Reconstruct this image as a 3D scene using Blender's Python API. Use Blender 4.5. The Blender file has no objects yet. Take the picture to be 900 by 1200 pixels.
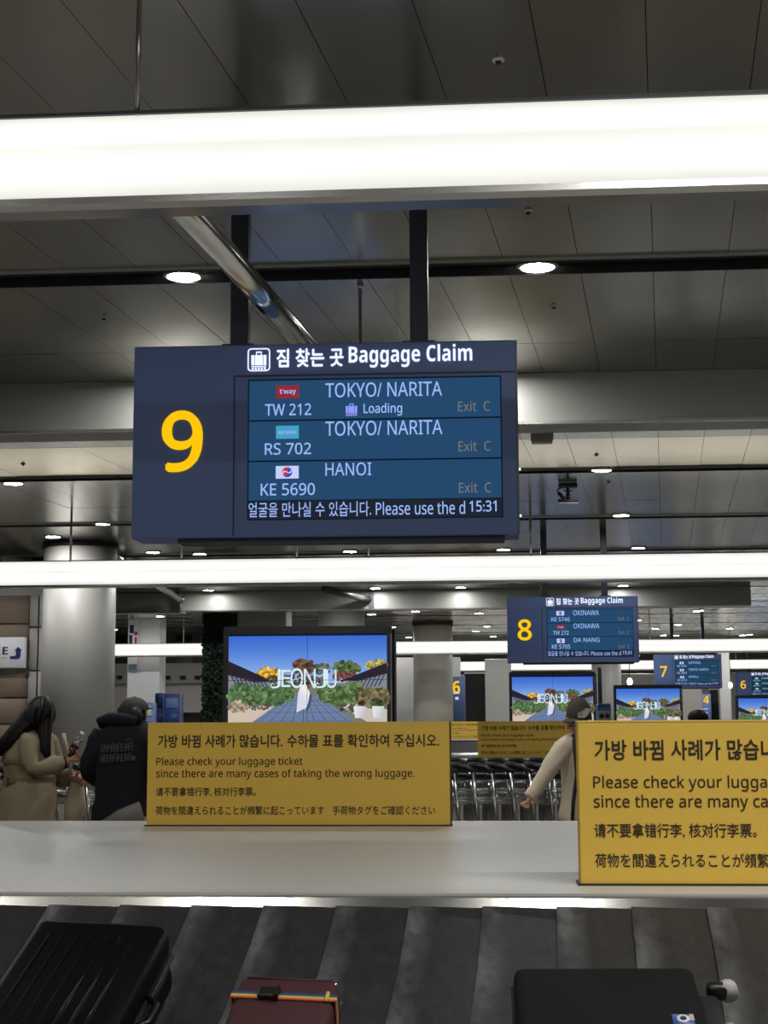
import bpy, bmesh, math, random
from mathutils import Vector, Matrix, noise
random.seed(7)
SC = bpy.context.scene
COL = SC.collection
PI = math.pi
R = math.radians

# ------------------------------------------------------------------ camera, world, exposure
EYE = 1.5
FOC = 1800.0
YAW, PITCH, ROLL = R(4.1), math.atan(246/1800.0), 0.0047
_f = Vector((-math.sin(YAW)*math.cos(PITCH), math.cos(YAW)*math.cos(PITCH), math.sin(PITCH)))
_r0 = Vector((math.cos(YAW), math.sin(YAW), 0))
_u0 = _r0.cross(_f)
_r = _r0*math.cos(ROLL) - _u0*math.sin(ROLL)
_u = _u0*math.cos(ROLL) + _r0*math.sin(ROLL)
CAM = Vector((0, 0, EYE))
cd = bpy.data.cameras.new('camera'); cam = bpy.data.objects.new('camera', cd); COL.objects.link(cam)
cam.matrix_world = Matrix(((_r.x, _u.x, -_f.x, 0), (_r.y, _u.y, -_f.y, 0), (_r.z, _u.z, -_f.z, EYE), (0, 0, 0, 1)))
cd.sensor_fit = 'VERTICAL'; cd.sensor_height = 24.0; cd.lens = 24.0*FOC/1200.0
cd.clip_start = 0.05; cd.clip_end = 300
SC.camera = cam
w = bpy.data.worlds.new('world'); SC.world = w; w.use_nodes = True
w.node_tree.nodes['Background'].inputs[0].default_value = (0.35, 0.36, 0.38, 1)
w.node_tree.nodes['Background'].inputs[1].default_value = 0.05
SC.view_settings.view_transform = 'Standard'; SC.view_settings.look = 'None'
SC.view_settings.gamma = 1.0; SC.view_settings.exposure = 0.0
TUBE_LIGHT = 1.75
DOWN_LIGHT = 250.0

def ray(px, py):
    return (_f*FOC + _r*(px-450) - _u*(py-600)).normalized()
def P(px, py, Y):            # point of the view line at the distance Y along the hall
    d = ray(px, py); t = Y/d.y
    return CAM + d*t
def PZ(px, py, z):           # point of the view line at the height z
    d = ray(px, py); t = (z-EYE)/d.z
    return CAM + d*t
def X_at(px, Y, z=EYE):
    return P(px, 846, Y).x

# ------------------------------------------------------------------ materials
def lin(c):
    o = []
    for v in c:
        v = v/255.0
        o.append(v/12.92 if v <= 0.04045 else ((v+0.055)/1.055)**2.4)
    return (*o, 1.0)
MATS = {}
def mat(name, rgb, rough=0.5, metal=0.0, noise=0.0, nscale=8.0, bump=0.0, bscale=40.0, coat=0.0, spec=0.5, stretch=None, trans=0.0, bdist=0.02):
    m = bpy.data.materials.new(name); m.use_nodes = True
    nt = m.node_tree; b = nt.nodes['Principled BSDF']
    b.inputs['Base Color'].default_value = lin(rgb)
    b.inputs['Roughness'].default_value = rough; b.inputs['Metallic'].default_value = metal
    b.inputs['Specular IOR Level'].default_value = spec
    b.inputs['Coat Weight'].default_value = coat
    if trans: b.inputs['Transmission Weight'].default_value = trans
    tc = nt.nodes.new('ShaderNodeTexCoord'); src = tc.outputs['Object']
    if stretch:
        mp = nt.nodes.new('ShaderNodeMapping'); mp.inputs['Scale'].default_value = stretch
        nt.links.new(src, mp.inputs[0]); src = mp.outputs[0]
    if noise:
        n = nt.nodes.new('ShaderNodeTexNoise'); n.inputs['Scale'].default_value = nscale; n.inputs['Detail'].default_value = 4
        nt.links.new(src, n.inputs['Vector'])
        mx = nt.nodes.new('ShaderNodeMix'); mx.data_type = 'RGBA'
        c = lin(rgb)
        mx.inputs[6].default_value = tuple(max(0, v*(1-noise)) for v in c[:3])+(1,)
        mx.inputs[7].default_value = tuple(min(1, v*(1+noise)) for v in c[:3])+(1,)
        nt.links.new(n.outputs['Fac'], mx.inputs[0]); nt.links.new(mx.outputs[2], b.inputs['Base Color'])
    if bump:
        n2 = nt.nodes.new('ShaderNodeTexNoise'); n2.inputs['Scale'].default_value = bscale; n2.inputs['Detail'].default_value = 3
        nt.links.new(src, n2.inputs['Vector'])
        bp = nt.nodes.new('ShaderNodeBump'); bp.inputs['Strength'].default_value = bump; bp.inputs['Distance'].default_value = bdist
        nt.links.new(n2.outputs['Fac'], bp.inputs['Height']); nt.links.new(bp.outputs[0], b.inputs['Normal'])
    MATS[name] = m
    return m
def glow(name, rgb, strength=1.0):
    m = bpy.data.materials.new(name); m.use_nodes = True
    nt = m.node_tree; nt.nodes.clear()
    o = nt.nodes.new('ShaderNodeOutputMaterial'); e = nt.nodes.new('ShaderNodeEmission')
    e.inputs[0].default_value = lin(rgb); e.inputs[1].default_value = strength
    nt.links.new(e.outputs[0], o.inputs[0])
    MATS[name] = m
    return m

mat('ceiling_metal', (150, 146, 134), 0.2, 0.75, noise=0.12, nscale=1.3, bump=0.14, bscale=1.6)
mat('ceiling_tube_lit', (232, 218, 186), 0.2, 0.9, noise=0.05, nscale=2, bump=0.12, bscale=1.5)  # paler copy of the ceiling metal: a light bar's reflection painted into the colour
mat('ceiling_polished', (215, 210, 198), 0.1, 0.9, noise=0.1, nscale=1, bump=1.0, bscale=1.1, bdist=.09)
mat('ceiling_dark', (22, 22, 22), 0.7)
mat('slot_black', (14, 14, 15), 0.6)
mat('bulkhead_metal', (165, 165, 157), 0.42, 0.4, noise=0.05, nscale=2)
mat('brushed_rim_pale', (206, 202, 190), 0.2, 1.0, noise=0.12, nscale=30, stretch=(1, 12, 12))
mat('steel', (190, 188, 182), 0.25, 1.0, noise=0.06, nscale=20, stretch=(1, 20, 20))
mat('brushed_rim', (150, 148, 140), 0.15, 1.0, noise=0.12, nscale=30, stretch=(1, 12, 12))
mat('chrome', (215, 215, 212), 0.16, 1.0)
mat('floor_stone', (120, 118, 112), 0.25, 0.0, noise=0.15, nscale=3)
mat('wall_grey', (198, 196, 190), 0.55, noise=0.05, nscale=2)
mat('wall_panel', (172, 169, 160), 0.5, noise=0.06, nscale=3)
mat('column_paint', (174, 172, 164), 0.5, noise=0.04, nscale=2)
mat('wood', (128, 112, 94), 0.5, noise=0.25, nscale=6, stretch=(0.6, 1, 9))
mat('dark_void', (30, 31, 32), 0.8)
mat('dark_grey', (70, 70, 70), 0.6, noise=0.1)
mat('laminate', (198, 196, 187), 0.34, noise=0.07, nscale=14, bump=0.05, bscale=120)
mat('sign_blue', (84, 106, 158), 0.45, noise=0.03, nscale=30)
mat('sign_blue_dark', (26, 34, 52), 0.5)
mat('post_navy', (26, 33, 46), 0.4, 0.3)
mat('yellow_board', (228, 187, 74), 0.5, noise=0.03, nscale=40)
mat('yellow_edge', (228, 196, 96), 0.45)
mat('print_brown', (52, 40, 16), 0.6)
mat('rubber_skirt', (24, 24, 24), 0.6, noise=0.2)
mat('black_plastic', (14, 14, 15), 0.38, noise=0.1, nscale=12)
mat('gloss_black', (2, 2, 3), 0.4, spec=0.15)
mat('rib_black', (8, 8, 9), 0.15, spec=0.6)
mat('bag_grey', (15, 16, 16), 0.8, spec=0.2, noise=0.12, nscale=60, bump=0.2, bscale=250)
mat('bag_trim', (20, 20, 22), 0.6)
mat('zipper', (36, 34, 30), 0.35, 0.4)
mat('bag_red', (62, 22, 24), 0.7, noise=0.15, nscale=60, bump=0.2, bscale=200)
mat('wheel_grey', (176, 172, 165), 0.5, noise=0.15, nscale=30)
for nm, c in (('strap_green', (40, 92, 84)), ('strap_yellow', (206, 168, 72)), ('strap_orange', (196, 98, 60)), ('strap_blue', (36, 44, 92))):
    mat(nm, c, 0.7)
mat('skin', (196, 146, 122), 0.5, noise=0.05)
mat('hair_dark', (22, 15, 13), 0.5, noise=0.3, nscale=14, spec=0.25)
mat('coat_beige', (148, 135, 106), 0.8, noise=0.10, nscale=9, bump=0.5, bscale=9)
mat('coat_trim', (120, 104, 76), 0.8)
mat('hoodie_navy', (12, 17, 26), 0.85, noise=0.2, nscale=10, bump=0.5, bscale=8)
mat('hoodie_print', (78, 82, 84), 0.8)
mat('cap_brown', (70, 62, 50), 0.8, noise=0.15, nscale=20)
mat('cap_patch', (176, 168, 150), 0.8)
mat('jacket_cream', (224, 208, 180), 0.8, noise=0.08, nscale=8, bump=0.5, bscale=9)
mat('shirt_dark', (46, 38, 34), 0.8)
mat('trousers_grey', (128, 124, 118), 0.85, noise=0.1)
mat('trousers_dark', (40, 42, 50), 0.85)
mat('shoe_black', (20, 20, 20), 0.5)
mat('tote_cloth', (205, 190, 160), 0.85, noise=0.06)
mat('suitcase_beige', (158, 146, 126), 0.5, noise=0.08)
mat('drink_dark', (52, 22, 22), 0.2, coat=0.3)
mat('bottle_clear', (215, 215, 210), 0.1, trans=0.85)
mat('leaf_dark', (24, 44, 32), 0.7, noise=0.4, nscale=9)
mat('leaf_mid', (40, 62, 44), 0.7, noise=0.4, nscale=9)
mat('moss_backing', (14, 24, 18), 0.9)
mat('frame_dark', (92, 92, 92), 0.4, 0.4)
mat('frame_navy', (30, 36, 52), 0.4, 0.2)
mat('panel_white', (232, 232, 232), 0.5)
mat('print_navy', (34, 44, 104), 0.5)
mat('print_pink', (206, 128, 140), 0.5)
mat('print_red', (176, 60, 60), 0.5)
mat('print_teal', (110, 136, 150), 0.5)
mat('kiosk_blue', (46, 78, 150), 0.4, noise=0.1)
mat('kiosk_light', (120, 150, 205), 0.4)
mat('camera_black', (18, 18, 20), 0.4)
mat('camera_white', (196, 196, 190), 0.5)
mat('glass_grey', (60, 70, 72), 0.12, spec=0.7)
mat('cart_panel', (186, 182, 174), 0.38, 0.4, noise=0.15, nscale=5)
glow('downlight_glow', (250, 250, 252), DOWN_LIGHT)
glow('lamp_glow', (255, 255, 250), 3.0)
glow('digit_yellow', (255, 200, 12), 1.0)
glow('header_white', (232, 240, 255), 1.15)
glow('screen_text', (158, 186, 250), 1.0)
glow('screen_dim', (126, 122, 112), 0.9)
glow('screen_row', (38, 76, 112), 0.92)
glow('screen_row_alt', (36, 72, 100), 0.9)
glow('screen_gap', (16, 28, 44), 0.9)
glow('screen_ticker', (34, 40, 52), 0.9)
glow('screen_green', (20, 60, 62), 0.9)
glow('logo_red', (150, 44, 58), 0.95)
glow('logo_teal', (72, 164, 204), 0.95)
glow('logo_white', (196, 208, 250), 1.0)
glow('logo_blue', (48, 70, 190), 1.0)
glow('logo_crimson', (205, 52, 60), 1.0)
glow('icon_lilac', (150, 156, 255), 1.0)
glow('led_spark', (225, 250, 225), 2.0)
glow('title_glow', (214, 236, 246), 1.0)

def make_tube_material():      # a diffuser with two lamps behind it: brighter along two lines
    m = bpy.data.materials.new('tube_diffuser'); m.use_nodes = True
    nt = m.node_tree; nt.nodes.clear()
    o = nt.nodes.new('ShaderNodeOutputMaterial'); e = nt.nodes.new('ShaderNodeEmission')
    tc = nt.nodes.new('ShaderNodeTexCoord'); sp = nt.nodes.new('ShaderNodeSeparateXYZ')
    nt.links.new(tc.outputs['Generated'], sp.inputs[0])
    cr = nt.nodes.new('ShaderNodeValToRGB'); el = cr.color_ramp.elements
    stops = [(0.0, .40), (0.07, .50), (0.2, .62), (0.32, .8), (0.45, .58), (0.55, .54), (0.72, .8), (0.84, .6), (1.0, .44)]
    el[0].position, el[0].color = stops[0][0], (stops[0][1],)*3+(1,)
    el[1].position, el[1].color = stops[-1][0], (stops[-1][1],)*3+(1,)
    for p, v in stops[1:-1]:
        x = el.new(p); x.color = (v, v, v, 1)
    nz = nt.nodes.new('ShaderNodeTexNoise'); nz.inputs['Scale'].default_value = 1.3
    nt.links.new(tc.outputs['Object'], nz.inputs['Vector'])
    mr = nt.nodes.new('ShaderNodeMapRange'); mr.inputs['From Min'].default_value = .3; mr.inputs['From Max'].default_value = .7
    mr.inputs['To Min'].default_value = TUBE_LIGHT*.95; mr.inputs['To Max'].default_value = TUBE_LIGHT*1.05
    nt.links.new(nz.outputs['Fac'], mr.inputs['Value'])
    mu = nt.nodes.new('ShaderNodeMath'); mu.operation = 'MULTIPLY'
    nt.links.new(sp.outputs['Z'], cr.inputs[0]); nt.links.new(cr.outputs[0], mu.inputs[0]); nt.links.new(mr.outputs[0], mu.inputs[1])
    e.inputs[0].default_value = lin((255, 254, 246)); nt.links.new(mu.outputs[0], e.inputs[1])
    nt.links.new(e.outputs[0], o.inputs[0]); MATS['tube_diffuser'] = m
make_tube_material()

def make_belt_material():      # dark rubber, worn grey along the leading edge and in patches
    m = mat('belt_rubber', (44, 44, 44), 0.5)
    nt = m.node_tree; b = nt.nodes['Principled BSDF']
    tc = nt.nodes.new('ShaderNodeTexCoord')
    at = nt.nodes.new('ShaderNodeAttribute'); at.attribute_name = 'wear'
    n = nt.nodes.new('ShaderNodeTexNoise'); n.inputs['Scale'].default_value = 11; n.inputs['Detail'].default_value = 8; n.inputs['Roughness'].default_value = .7
    mp = nt.nodes.new('ShaderNodeMapping'); mp.inputs['Scale'].default_value = (2.2, 1.1, 1.1)
    geo = nt.nodes.new('ShaderNodeNewGeometry')
    nt.links.new(geo.outputs['Position'], mp.inputs[0]); nt.links.new(mp.outputs[0], n.inputs['Vector'])
    r = nt.nodes.new('ShaderNodeMapRange'); r.inputs['From Min'].default_value = .35; r.inputs['From Max'].default_value = .75
    nt.links.new(n.outputs['Fac'], r.inputs['Value'])
    mu = nt.nodes.new('ShaderNodeMath'); mu.operation = 'MULTIPLY'
    r2 = nt.nodes.new('ShaderNodeMath'); r2.operation = 'MULTIPLY_ADD'; r2.inputs[1].default_value = .7; r2.inputs[2].default_value = .3
    nt.links.new(r.outputs[0], r2.inputs[0])
    nt.links.new(at.outputs['Fac'], mu.inputs[0]); nt.links.new(r2.outputs[0], mu.inputs[1])
    ad = nt.nodes.new('ShaderNodeMath'); ad.operation = 'MULTIPLY_ADD'
    nt.links.new(r.outputs[0], ad.inputs[0]); ad.inputs[1].default_value = .08; nt.links.new(mu.outputs[0], ad.inputs[2])
    mx = nt.nodes.new('ShaderNodeMix'); mx.data_type = 'RGBA'
    mx.inputs[6].default_value = lin((26, 26, 26)); mx.inputs[7].default_value = lin((138, 138, 134))
    nt.links.new(ad.outputs[0], mx.inputs[0]); nt.links.new(mx.outputs[2], b.inputs['Base Color'])
    fine = nt.nodes.new('ShaderNodeTexNoise'); fine.inputs['Scale'].default_value = 90
    nt.links.new(tc.outputs['Object'], fine.inputs['Vector'])
    bp = nt.nodes.new('ShaderNodeBump'); bp.inputs['Strength'].default_value = .25; bp.inputs['Distance'].default_value = .004
    nt.links.new(fine.outputs['Fac'], bp.inputs['Height']); nt.links.new(bp.outputs[0], b.inputs['Normal'])
make_belt_material()

def make_picture_material():
    m = bpy.data.materials.new('video_picture'); m.use_nodes = True
    nt = m.node_tree; nt.nodes.clear()
    o = nt.nodes.new('ShaderNodeOutputMaterial'); e = nt.nodes.new('ShaderNodeEmission')
    a = nt.nodes.new('ShaderNodeAttribute'); a.attribute_name = 'paint'
    nt.links.new(a.outputs['Color'], e.inputs[0]); e.inputs[1].default_value = 1.0
    nt.links.new(e.outputs[0], o.inputs[0]); MATS['video_picture'] = m
make_picture_material()

# ------------------------------------------------------------------ mesh helpers
class MB:
    def __init__(s): s.v = []; s.f = []; s.sm = []
    def add(s, vs, fs, smooth=False, M=None):
        o = len(s.v)
        for v in vs:
            v = Vector(v); s.v.append(M @ v if M else v)
        for f in fs: s.f.append(tuple(i+o for i in f)); s.sm.append(smooth)
        return s
    def box(s, c, d, M=None):
        x, y, z = c; a, b, h = d[0]/2, d[1]/2, d[2]/2
        vs = [(x+i*a, y+j*b, z+k*h) for i in (-1, 1) for j in (-1, 1) for k in (-1, 1)]
        return s.add(vs, [(0, 1, 3, 2), (4, 6, 7, 5), (0, 4, 5, 1), (2, 3, 7, 6), (0, 2, 6, 4), (1, 5, 7, 3)], False, M)
    def rbox(s, c, d, r=.01, seg=2, M=None, smooth=True):
        bm = bmesh.new(); bmesh.ops.create_cube(bm, size=1)
        for v in bm.verts: v.co = Vector((v.co.x*d[0]+c[0], v.co.y*d[1]+c[1], v.co.z*d[2]+c[2]))
        bmesh.ops.bevel(bm, geom=bm.edges[:], offset=min(r, min(d)*.49), segments=seg, affect='EDGES', profile=.5)
        bm.verts.index_update()
        s.add([v.co.copy() for v in bm.verts], [tuple(v.index for v in f.verts) for f in bm.faces], smooth, M); bm.free()
        return s
    def sweep(s, pts, rad, n=8, cap=True, squash=1.0, smooth=True, M=None):
        pts = [Vector(p) for p in pts]
        if not isinstance(rad, (list, tuple)): rad = [rad]*len(pts)
        vs = []; fs = []
        t0 = (pts[1]-pts[0]).normalized()
        ref = Vector((0, 0, 1)) if abs(t0.z) < .9 else Vector((0, 1, 0))
        a = t0.cross(ref).normalized()
        for i, p in enumerate(pts):
            t = (pts[min(i+1, len(pts)-1)]-pts[max(i-1, 0)]).normalized()
            a = (a - t*a.dot(t)).normalized(); b = t.cross(a)
            for k in range(n):
                q = 2*PI*k/n
                vs.append(p + a*math.cos(q)*rad[i] + b*math.sin(q)*rad[i]*squash)
        for i in range(len(pts)-1):
            for k in range(n):
                k2 = (k+1) % n
                fs.append((i*n+k, i*n+k2, (i+1)*n+k2, (i+1)*n+k))
        if cap:
            fs.append(tuple(range(n-1, -1, -1))); fs.append(tuple(range((len(pts)-1)*n, len(pts)*n)))
        return s.add(vs, fs, smooth, M)
    def rings(s, rs, n=16, cap=True, smooth=True, M=None):   # rs: (x, y, z, rx, ry)
        vs = []; fs = []
        for (x, y, z, rx, ry) in rs:
            for k in range(n):
                q = 2*PI*k/n; vs.append((x+rx*math.cos(q), y+ry*math.sin(q), z))
        for i in range(len(rs)-1):
            for k in range(n):
                k2 = (k+1) % n; fs.append((i*n+k, i*n+k2, (i+1)*n+k2, (i+1)*n+k))
        if cap: fs.append(tuple(range(n-1, -1, -1))); fs.append(tuple(range((len(rs)-1)*n, len(rs)*n)))
        return s.add(vs, fs, smooth, M)
    def prism(s, poly, y0, y1, M=None):     # polygon in x,z pulled from y0 to y1
        n = len(poly); vs = [(x, y0, z) for x, z in poly]+[(x, y1, z) for x, z in poly]
        fs = [tuple(range(n)), tuple(range(2*n-1, n-1, -1))]
        for i in range(n):
            j = (i+1) % n; fs.append((i, i+n, j+n, j))
        return s.add(vs, fs, False, M)
    def xprism(s, poly, x0, x1, M=None):    # polygon in y,z pulled along x
        n = len(poly); vs = [(x0, y, z) for y, z in poly]+[(x1, y, z) for y, z in poly]
        fs = [tuple(range(n-1, -1, -1)), tuple(range(n, 2*n))]
        for i in range(n):
            j = (i+1) % n; fs.append((i, j, j+n, i+n))
        return s.add(vs, fs, False, M)
    def disc(s, c, r, n=12, axis='y', M=None):
        vs = []
        for k in range(n):
            q = 2*PI*k/n; a, b = r*math.cos(q), r*math.sin(q)
            vs.append((c[0]+a, c[1], c[2]+b) if axis == 'y' else (c[0]+a, c[1]+b, c[2]))
        return s.add(vs, [tuple(range(n))], False, M)
    def ball(s, c, r, n=12, m=8, M=None):
        rs = []
        for i in range(m+1):
            q = -PI/2+PI*i/m; rs.append((c[0], c[1], c[2]+r[2]*math.sin(q), max(1e-4, r[0]*math.cos(q)), max(1e-4, r[1]*math.cos(q))))
        return s.rings(rs, n, True, True, M)
    def mesh(s, name, m):
        me = bpy.data.meshes.new(name); me.from_pydata(s.v, [], s.f)
        bm = bmesh.new(); bm.from_mesh(me); bmesh.ops.recalc_face_normals(bm, faces=bm.faces[:]); bm.to_mesh(me); bm.free()
        me.polygons.foreach_set('use_smooth', s.sm)
        me.materials.append(MATS[m]); me.update()
        return me
    def build(s, name, m, parent=None, loc=None):
        return put(name, s.mesh(name, m), parent, loc)

def put(name, me, parent=None, loc=None):
    o = bpy.data.objects.new(name, me); COL.objects.link(o)
    if parent: o.parent = parent
    if loc is not None: o.location = loc
    return o
def tag(o, label=None, cat=None, group=None, kind=None):
    if label: o['label'] = label
    if cat: o['category'] = cat
    if group: o['group'] = group
    if kind: o['kind'] = kind
    return o
def empty(name, loc=(0, 0, 0), rz=0, label=None, cat=None, group=None, kind=None):
    o = bpy.data.objects.new(name, None); COL.objects.link(o)
    o.location = loc; o.rotation_euler = (0, 0, rz); o.empty_display_size = .1
    return tag(o, label, cat, group, kind)
def dup(root, loc, rz=None, label=None, group=None):
    r = root.copy(); COL.objects.link(r); r.location = loc
    if rz is not None: r.rotation_euler = (0, 0, rz)
    if label: r['label'] = label
    if group: r['group'] = group
    def rec(src, dst):
        for ch in list(src.children):
            c = ch.copy(); COL.objects.link(c); c.parent = dst; rec(ch, c)
    rec(root, r)
    return r
def struct(name, mb, m, parent=None):
    o = mb.build(name, m, parent)
    if not parent: o['kind'] = 'structure'
    return o

_txt = {}
def text(name, s, box, y, m, parent, bold=0.0, res=2, fit=True):
    """flat lettering whose ink fills box = (x0, x1, z0, z1) in the parent's x-z plane, facing -y"""
    fat = bold > .0201
    s = ''.join(chr((0x1D5D4 if fat else 0x1D5A0)+ord(ch)-65) if 'A' <= ch <= 'Z' else chr((0x1D5EE if fat else 0x1D5BA)+ord(ch)-97) if 'a' <= ch <= 'z'
                else chr((0x1D7EC if fat else 0x1D7E2)+ord(ch)-48) if '0' <= ch <= '9' else ch for ch in s)     # upright sans letter forms
    if fat and all(ord(ch) > 0x1D000 or ch in " :'./" for ch in s): bold = 0.0
    key = (s, bold, res)
    if key not in _txt:
        c = bpy.data.curves.new('lettering', 'FONT'); c.body = s; c.resolution_u = res; c.fill_mode = 'FRONT'
        o = bpy.data.objects.new('lettering', c); COL.objects.link(o)
        bpy.context.view_layer.update()
        me = bpy.data.meshes.new_from_object(o.evaluated_get(bpy.context.evaluated_depsgraph_get()))
        vs = [v.co.copy() for v in me.vertices]; fs = [tuple(p.vertices) for p in me.polygons]
        if bold:
            v0, f0, n0 = vs, fs, len(vs); vs, fs = [], []
            for k, (du, dv) in enumerate(((1, 0), (-1, 0), (0, 1), (0, -1))):
                vs += [v+Vector((du*bold, dv*bold, k*.0008)) for v in v0]; fs += [tuple(i+k*n0 for i in f) for f in f0]
        bpy.data.objects.remove(o); bpy.data.curves.remove(c); bpy.data.meshes.remove(me)
        _txt[key] = (vs, fs)
    vs, fs = _txt[key]
    a0 = min(v.x for v in vs); a1 = max(v.x for v in vs); b0 = min(v.y for v in vs); b1 = max(v.y for v in vs)
    x0, x1, z0, z1 = box
    mb = MB(); mb.add([(x0+(v.x-a0)/(a1-a0)*(x1-x0), y-v.z*.2, z0+(v.y-b0)/(b1-b0)*(z1-z0)) for v in vs], fs)
    me = bpy.data.meshes.new(name); me.from_pydata(mb.v, [], mb.f); me.materials.append(MATS[m]); me.update()
    return put(name, me, parent)

# ------------------------------------------------------------------ the hall
HC = 3.5; ZC = EYE+HC                      # ceiling height above the floor
SK = math.tan(R(6.2))                      # the hall bends: ceiling joints run 6 degrees off the lamps
X0, X1, YB, YF = -22.0, 24.0, -16.0, 92.0
struct('floor', MB().box(((X0+X1)/2, (YB+YF)/2, -.05), (X1-X0, YF-YB, .1)), 'floor_stone')
struct('wall_back', MB().box(((X0+X1)/2, YF+.1, 3), (X1-X0, .2, 6.4)), 'wall_grey')
struct('wall_front', MB().box(((X0+X1)/2, YB-.1, 3), (X1-X0, .2, 6.4)), 'wall_grey')
struct('wall_left', MB().box((X0-.1, (YB+YF)/2, 3), (.2, YF-YB, 6.4)), 'wall_grey')
struct('wall_right', MB().box((X1+.1, (YB+YF)/2, 3), (.2, YF-YB, 6.4)), 'wall_grey')

ceiling = struct('ceiling', MB().box(((X0+X1)/2, (YB+YF)/2, ZC+.13), (X1-X0, YF-YB, .1)), 'ceiling_dark')
PW = .565
YC = lambda py: PZ(450, py, ZC).y
S1, S2, S3, S4, BH = YC(315), YC(554), YC(609), YC(647), YC(441)
g = .012
rows = [(6.2, 8.75), (8.75+g, S1-.17), (S1+.17, YC(406)), (YC(406)+g, BH-.02), (BH+.15, YC(518)), (YC(518)+g, S2-.12), (S2+.12, YC(590)), (YC(590)+g, S3-.12),
        (S3+.12, YC(626)), (YC(626)+g, S4-.12), (S4+.12, 33.6)]
far_rows = [(33.63, 36.0), (36.3, 38.7), (38.73, 40.9)]
y = 41.2
while y < YF-2.6:
    far_rows += [(y, y+2.4), (y+2.43, y+4.83)]; y += 5.1
near_rows = []
y = 6.17
while y > YB+2.6:
    near_rows.append((y-2.4, y)); y -= 2.43 if len(near_rows) % 2 else 2.7
def panel_mesh(L, m='ceiling_metal'):
    n = 4; vs = []; fs = []
    for i in range(n+1):
        for j in range(n+1):
            a, b = i/n, j/n
            x = (a)*(PW-.005); yy = b*L
            e = 1-(2*a-1)**2; g = 1-(2*b-1)**4
            vs.append((x+yy*SK, yy, -.0016*e*g))
    for i in range(n):
        for j in range(n): fs.append((i*(n+1)+j, i*(n+1)+j+1, (i+1)*(n+1)+j+1, (i+1)*(n+1)+j))
    k = len(vs)                           # turned-up edges
    ring = [i*(n+1) for i in range(n+1)]+[n*(n+1)+j for j in range(1, n+1)]+[i*(n+1)+n for i in range(n-1, -1, -1)]+[j for j in range(n-1, 0, -1)]
    for i in ring: vs.append(vs[i])
    k2 = len(vs)
    for i in ring: vs.append((vs[i][0], vs[i][1], .05))
    for i in range(len(ring)):
        j = (i+1) % len(ring); fs.append((k+i, k+j, k2+j, k2+i))
    me = bpy.data.meshes.new('ceiling_panel'); me.from_pydata(vs, [], fs)
    bm = bmesh.new(); bm.from_mesh(me); bmesh.ops.recalc_face_normals(bm, faces=bm.faces[:]); bm.to_mesh(me); bm.free()
    me.polygons.foreach_set('use_smooth', [True]*(n*n)+[False]*len(ring))
    me.materials.append(MATS[m]); me.update(); return me
field = MB(); near_field = MB()
def flat_panel(x, ya, L):
    (field if ya > 41 else near_field).add([(x, ya, ZC), (x+PW-.005, ya, ZC), (x+PW-.005+L*SK, ya+L, ZC), (x+L*SK, ya+L, ZC)], [(0, 3, 2, 1)])
for (ya, yb) in rows+far_rows+near_rows:
    L = yb-ya; built = (ya, yb) in rows
    lo = X_at(-30, yb)-L*SK-.3; hi = X_at(930, yb)+.2
    me = panel_mesh(L, 'ceiling_tube_lit' if (ya, yb) == rows[5] else 'ceiling_metal') if built else None
    i0 = math.floor((X0-ya*SK)/PW)+1
    x = i0*PW+ya*SK
    while x+PW+L*SK < X1:
        if built and x+PW > lo and x < hi:
            o = put('ceiling_panel', me, ceiling, (x, ya, ZC))
            o.rotation_euler = (random.uniform(-.0008, .0008), random.uniform(-.0012, .0012), 0)
        else: flat_panel(x, ya, L)
        x += PW
for fm_, mm_ in ((field, 'ceiling_polished'), (near_field, 'ceiling_metal')):
    fp = fm_.build('ceiling_panel_field', mm_, ceiling); fp['kind'] = 'stuff'
# the dark slots with a thin bright lip
tr = 0
for ys, wd in ((S1, .34), (S2, .24), (S3, .24), (S4, .26), (36.15, .24), (1.1, .26)):
    struct('trim_%d' % tr, MB().box((1, ys-wd/2+.012, ZC+.02), (44, .02, .1)).box((1, ys+wd/2-.012, ZC+.02), (44, .02, .1)).box((1, ys, ZC+.055), (44, wd-.05, .03)), 'slot_black'); tr += 1
    struct('trim_%d' % tr, MB().box((1, ys-wd/2-.01, ZC-.012), (44, .022, .022)), 'bulkhead_metal'); tr += 1

# bulkheads (deep smooth metal beams dropping below the ceiling, across the hall)
def bulkhead(n, xa, xb, Y, drop, th, ang=0.0):
    M = Matrix.Translation((0, Y, 0)) @ Matrix.Rotation(ang, 4, 'Z')
    mb = MB().box(((xa+xb)/2, th/2, ZC-drop/2), (xb-xa, th, drop), M)
    o = struct('trim_%d' % n, mb, 'bulkhead_metal'); o['label'] = 'smooth grey metal bulkhead hanging below the ceiling'
    lp = MB().box(((xa+xb)/2, -.01, ZC-drop-.01), (xb-xa, .05, .03), M)
    lp.build('lip', 'steel', o)
    return o
bulkhead(tr, -14, 16, BH, .505, .6); tr += 1
xj = P(433, 700, 41).x
bulkhead(tr, P(212, 700, 41).x, xj-.02, 41.0, .5, .8); tr += 1
bulkhead(tr, xj+.12, P(880, 700, 41).x, 41.0, .5, .8); tr += 1
struct('trim_%d' % tr, MB().box((xj+.05, 41.2, ZC-.22), (.13, .5, .62)).sweep([P(380, 690, 38.0), P(433, 703, 41.0)], .09, 6), 'frame_dark'); tr += 1
bulkhead(tr, -3, 16, 66.0, .5, .8); tr += 1
bulkhead(tr, P(60, 700, 41.4).x, P(211, 700, 41.4).x, 41.4, .5, .8); tr += 1

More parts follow.
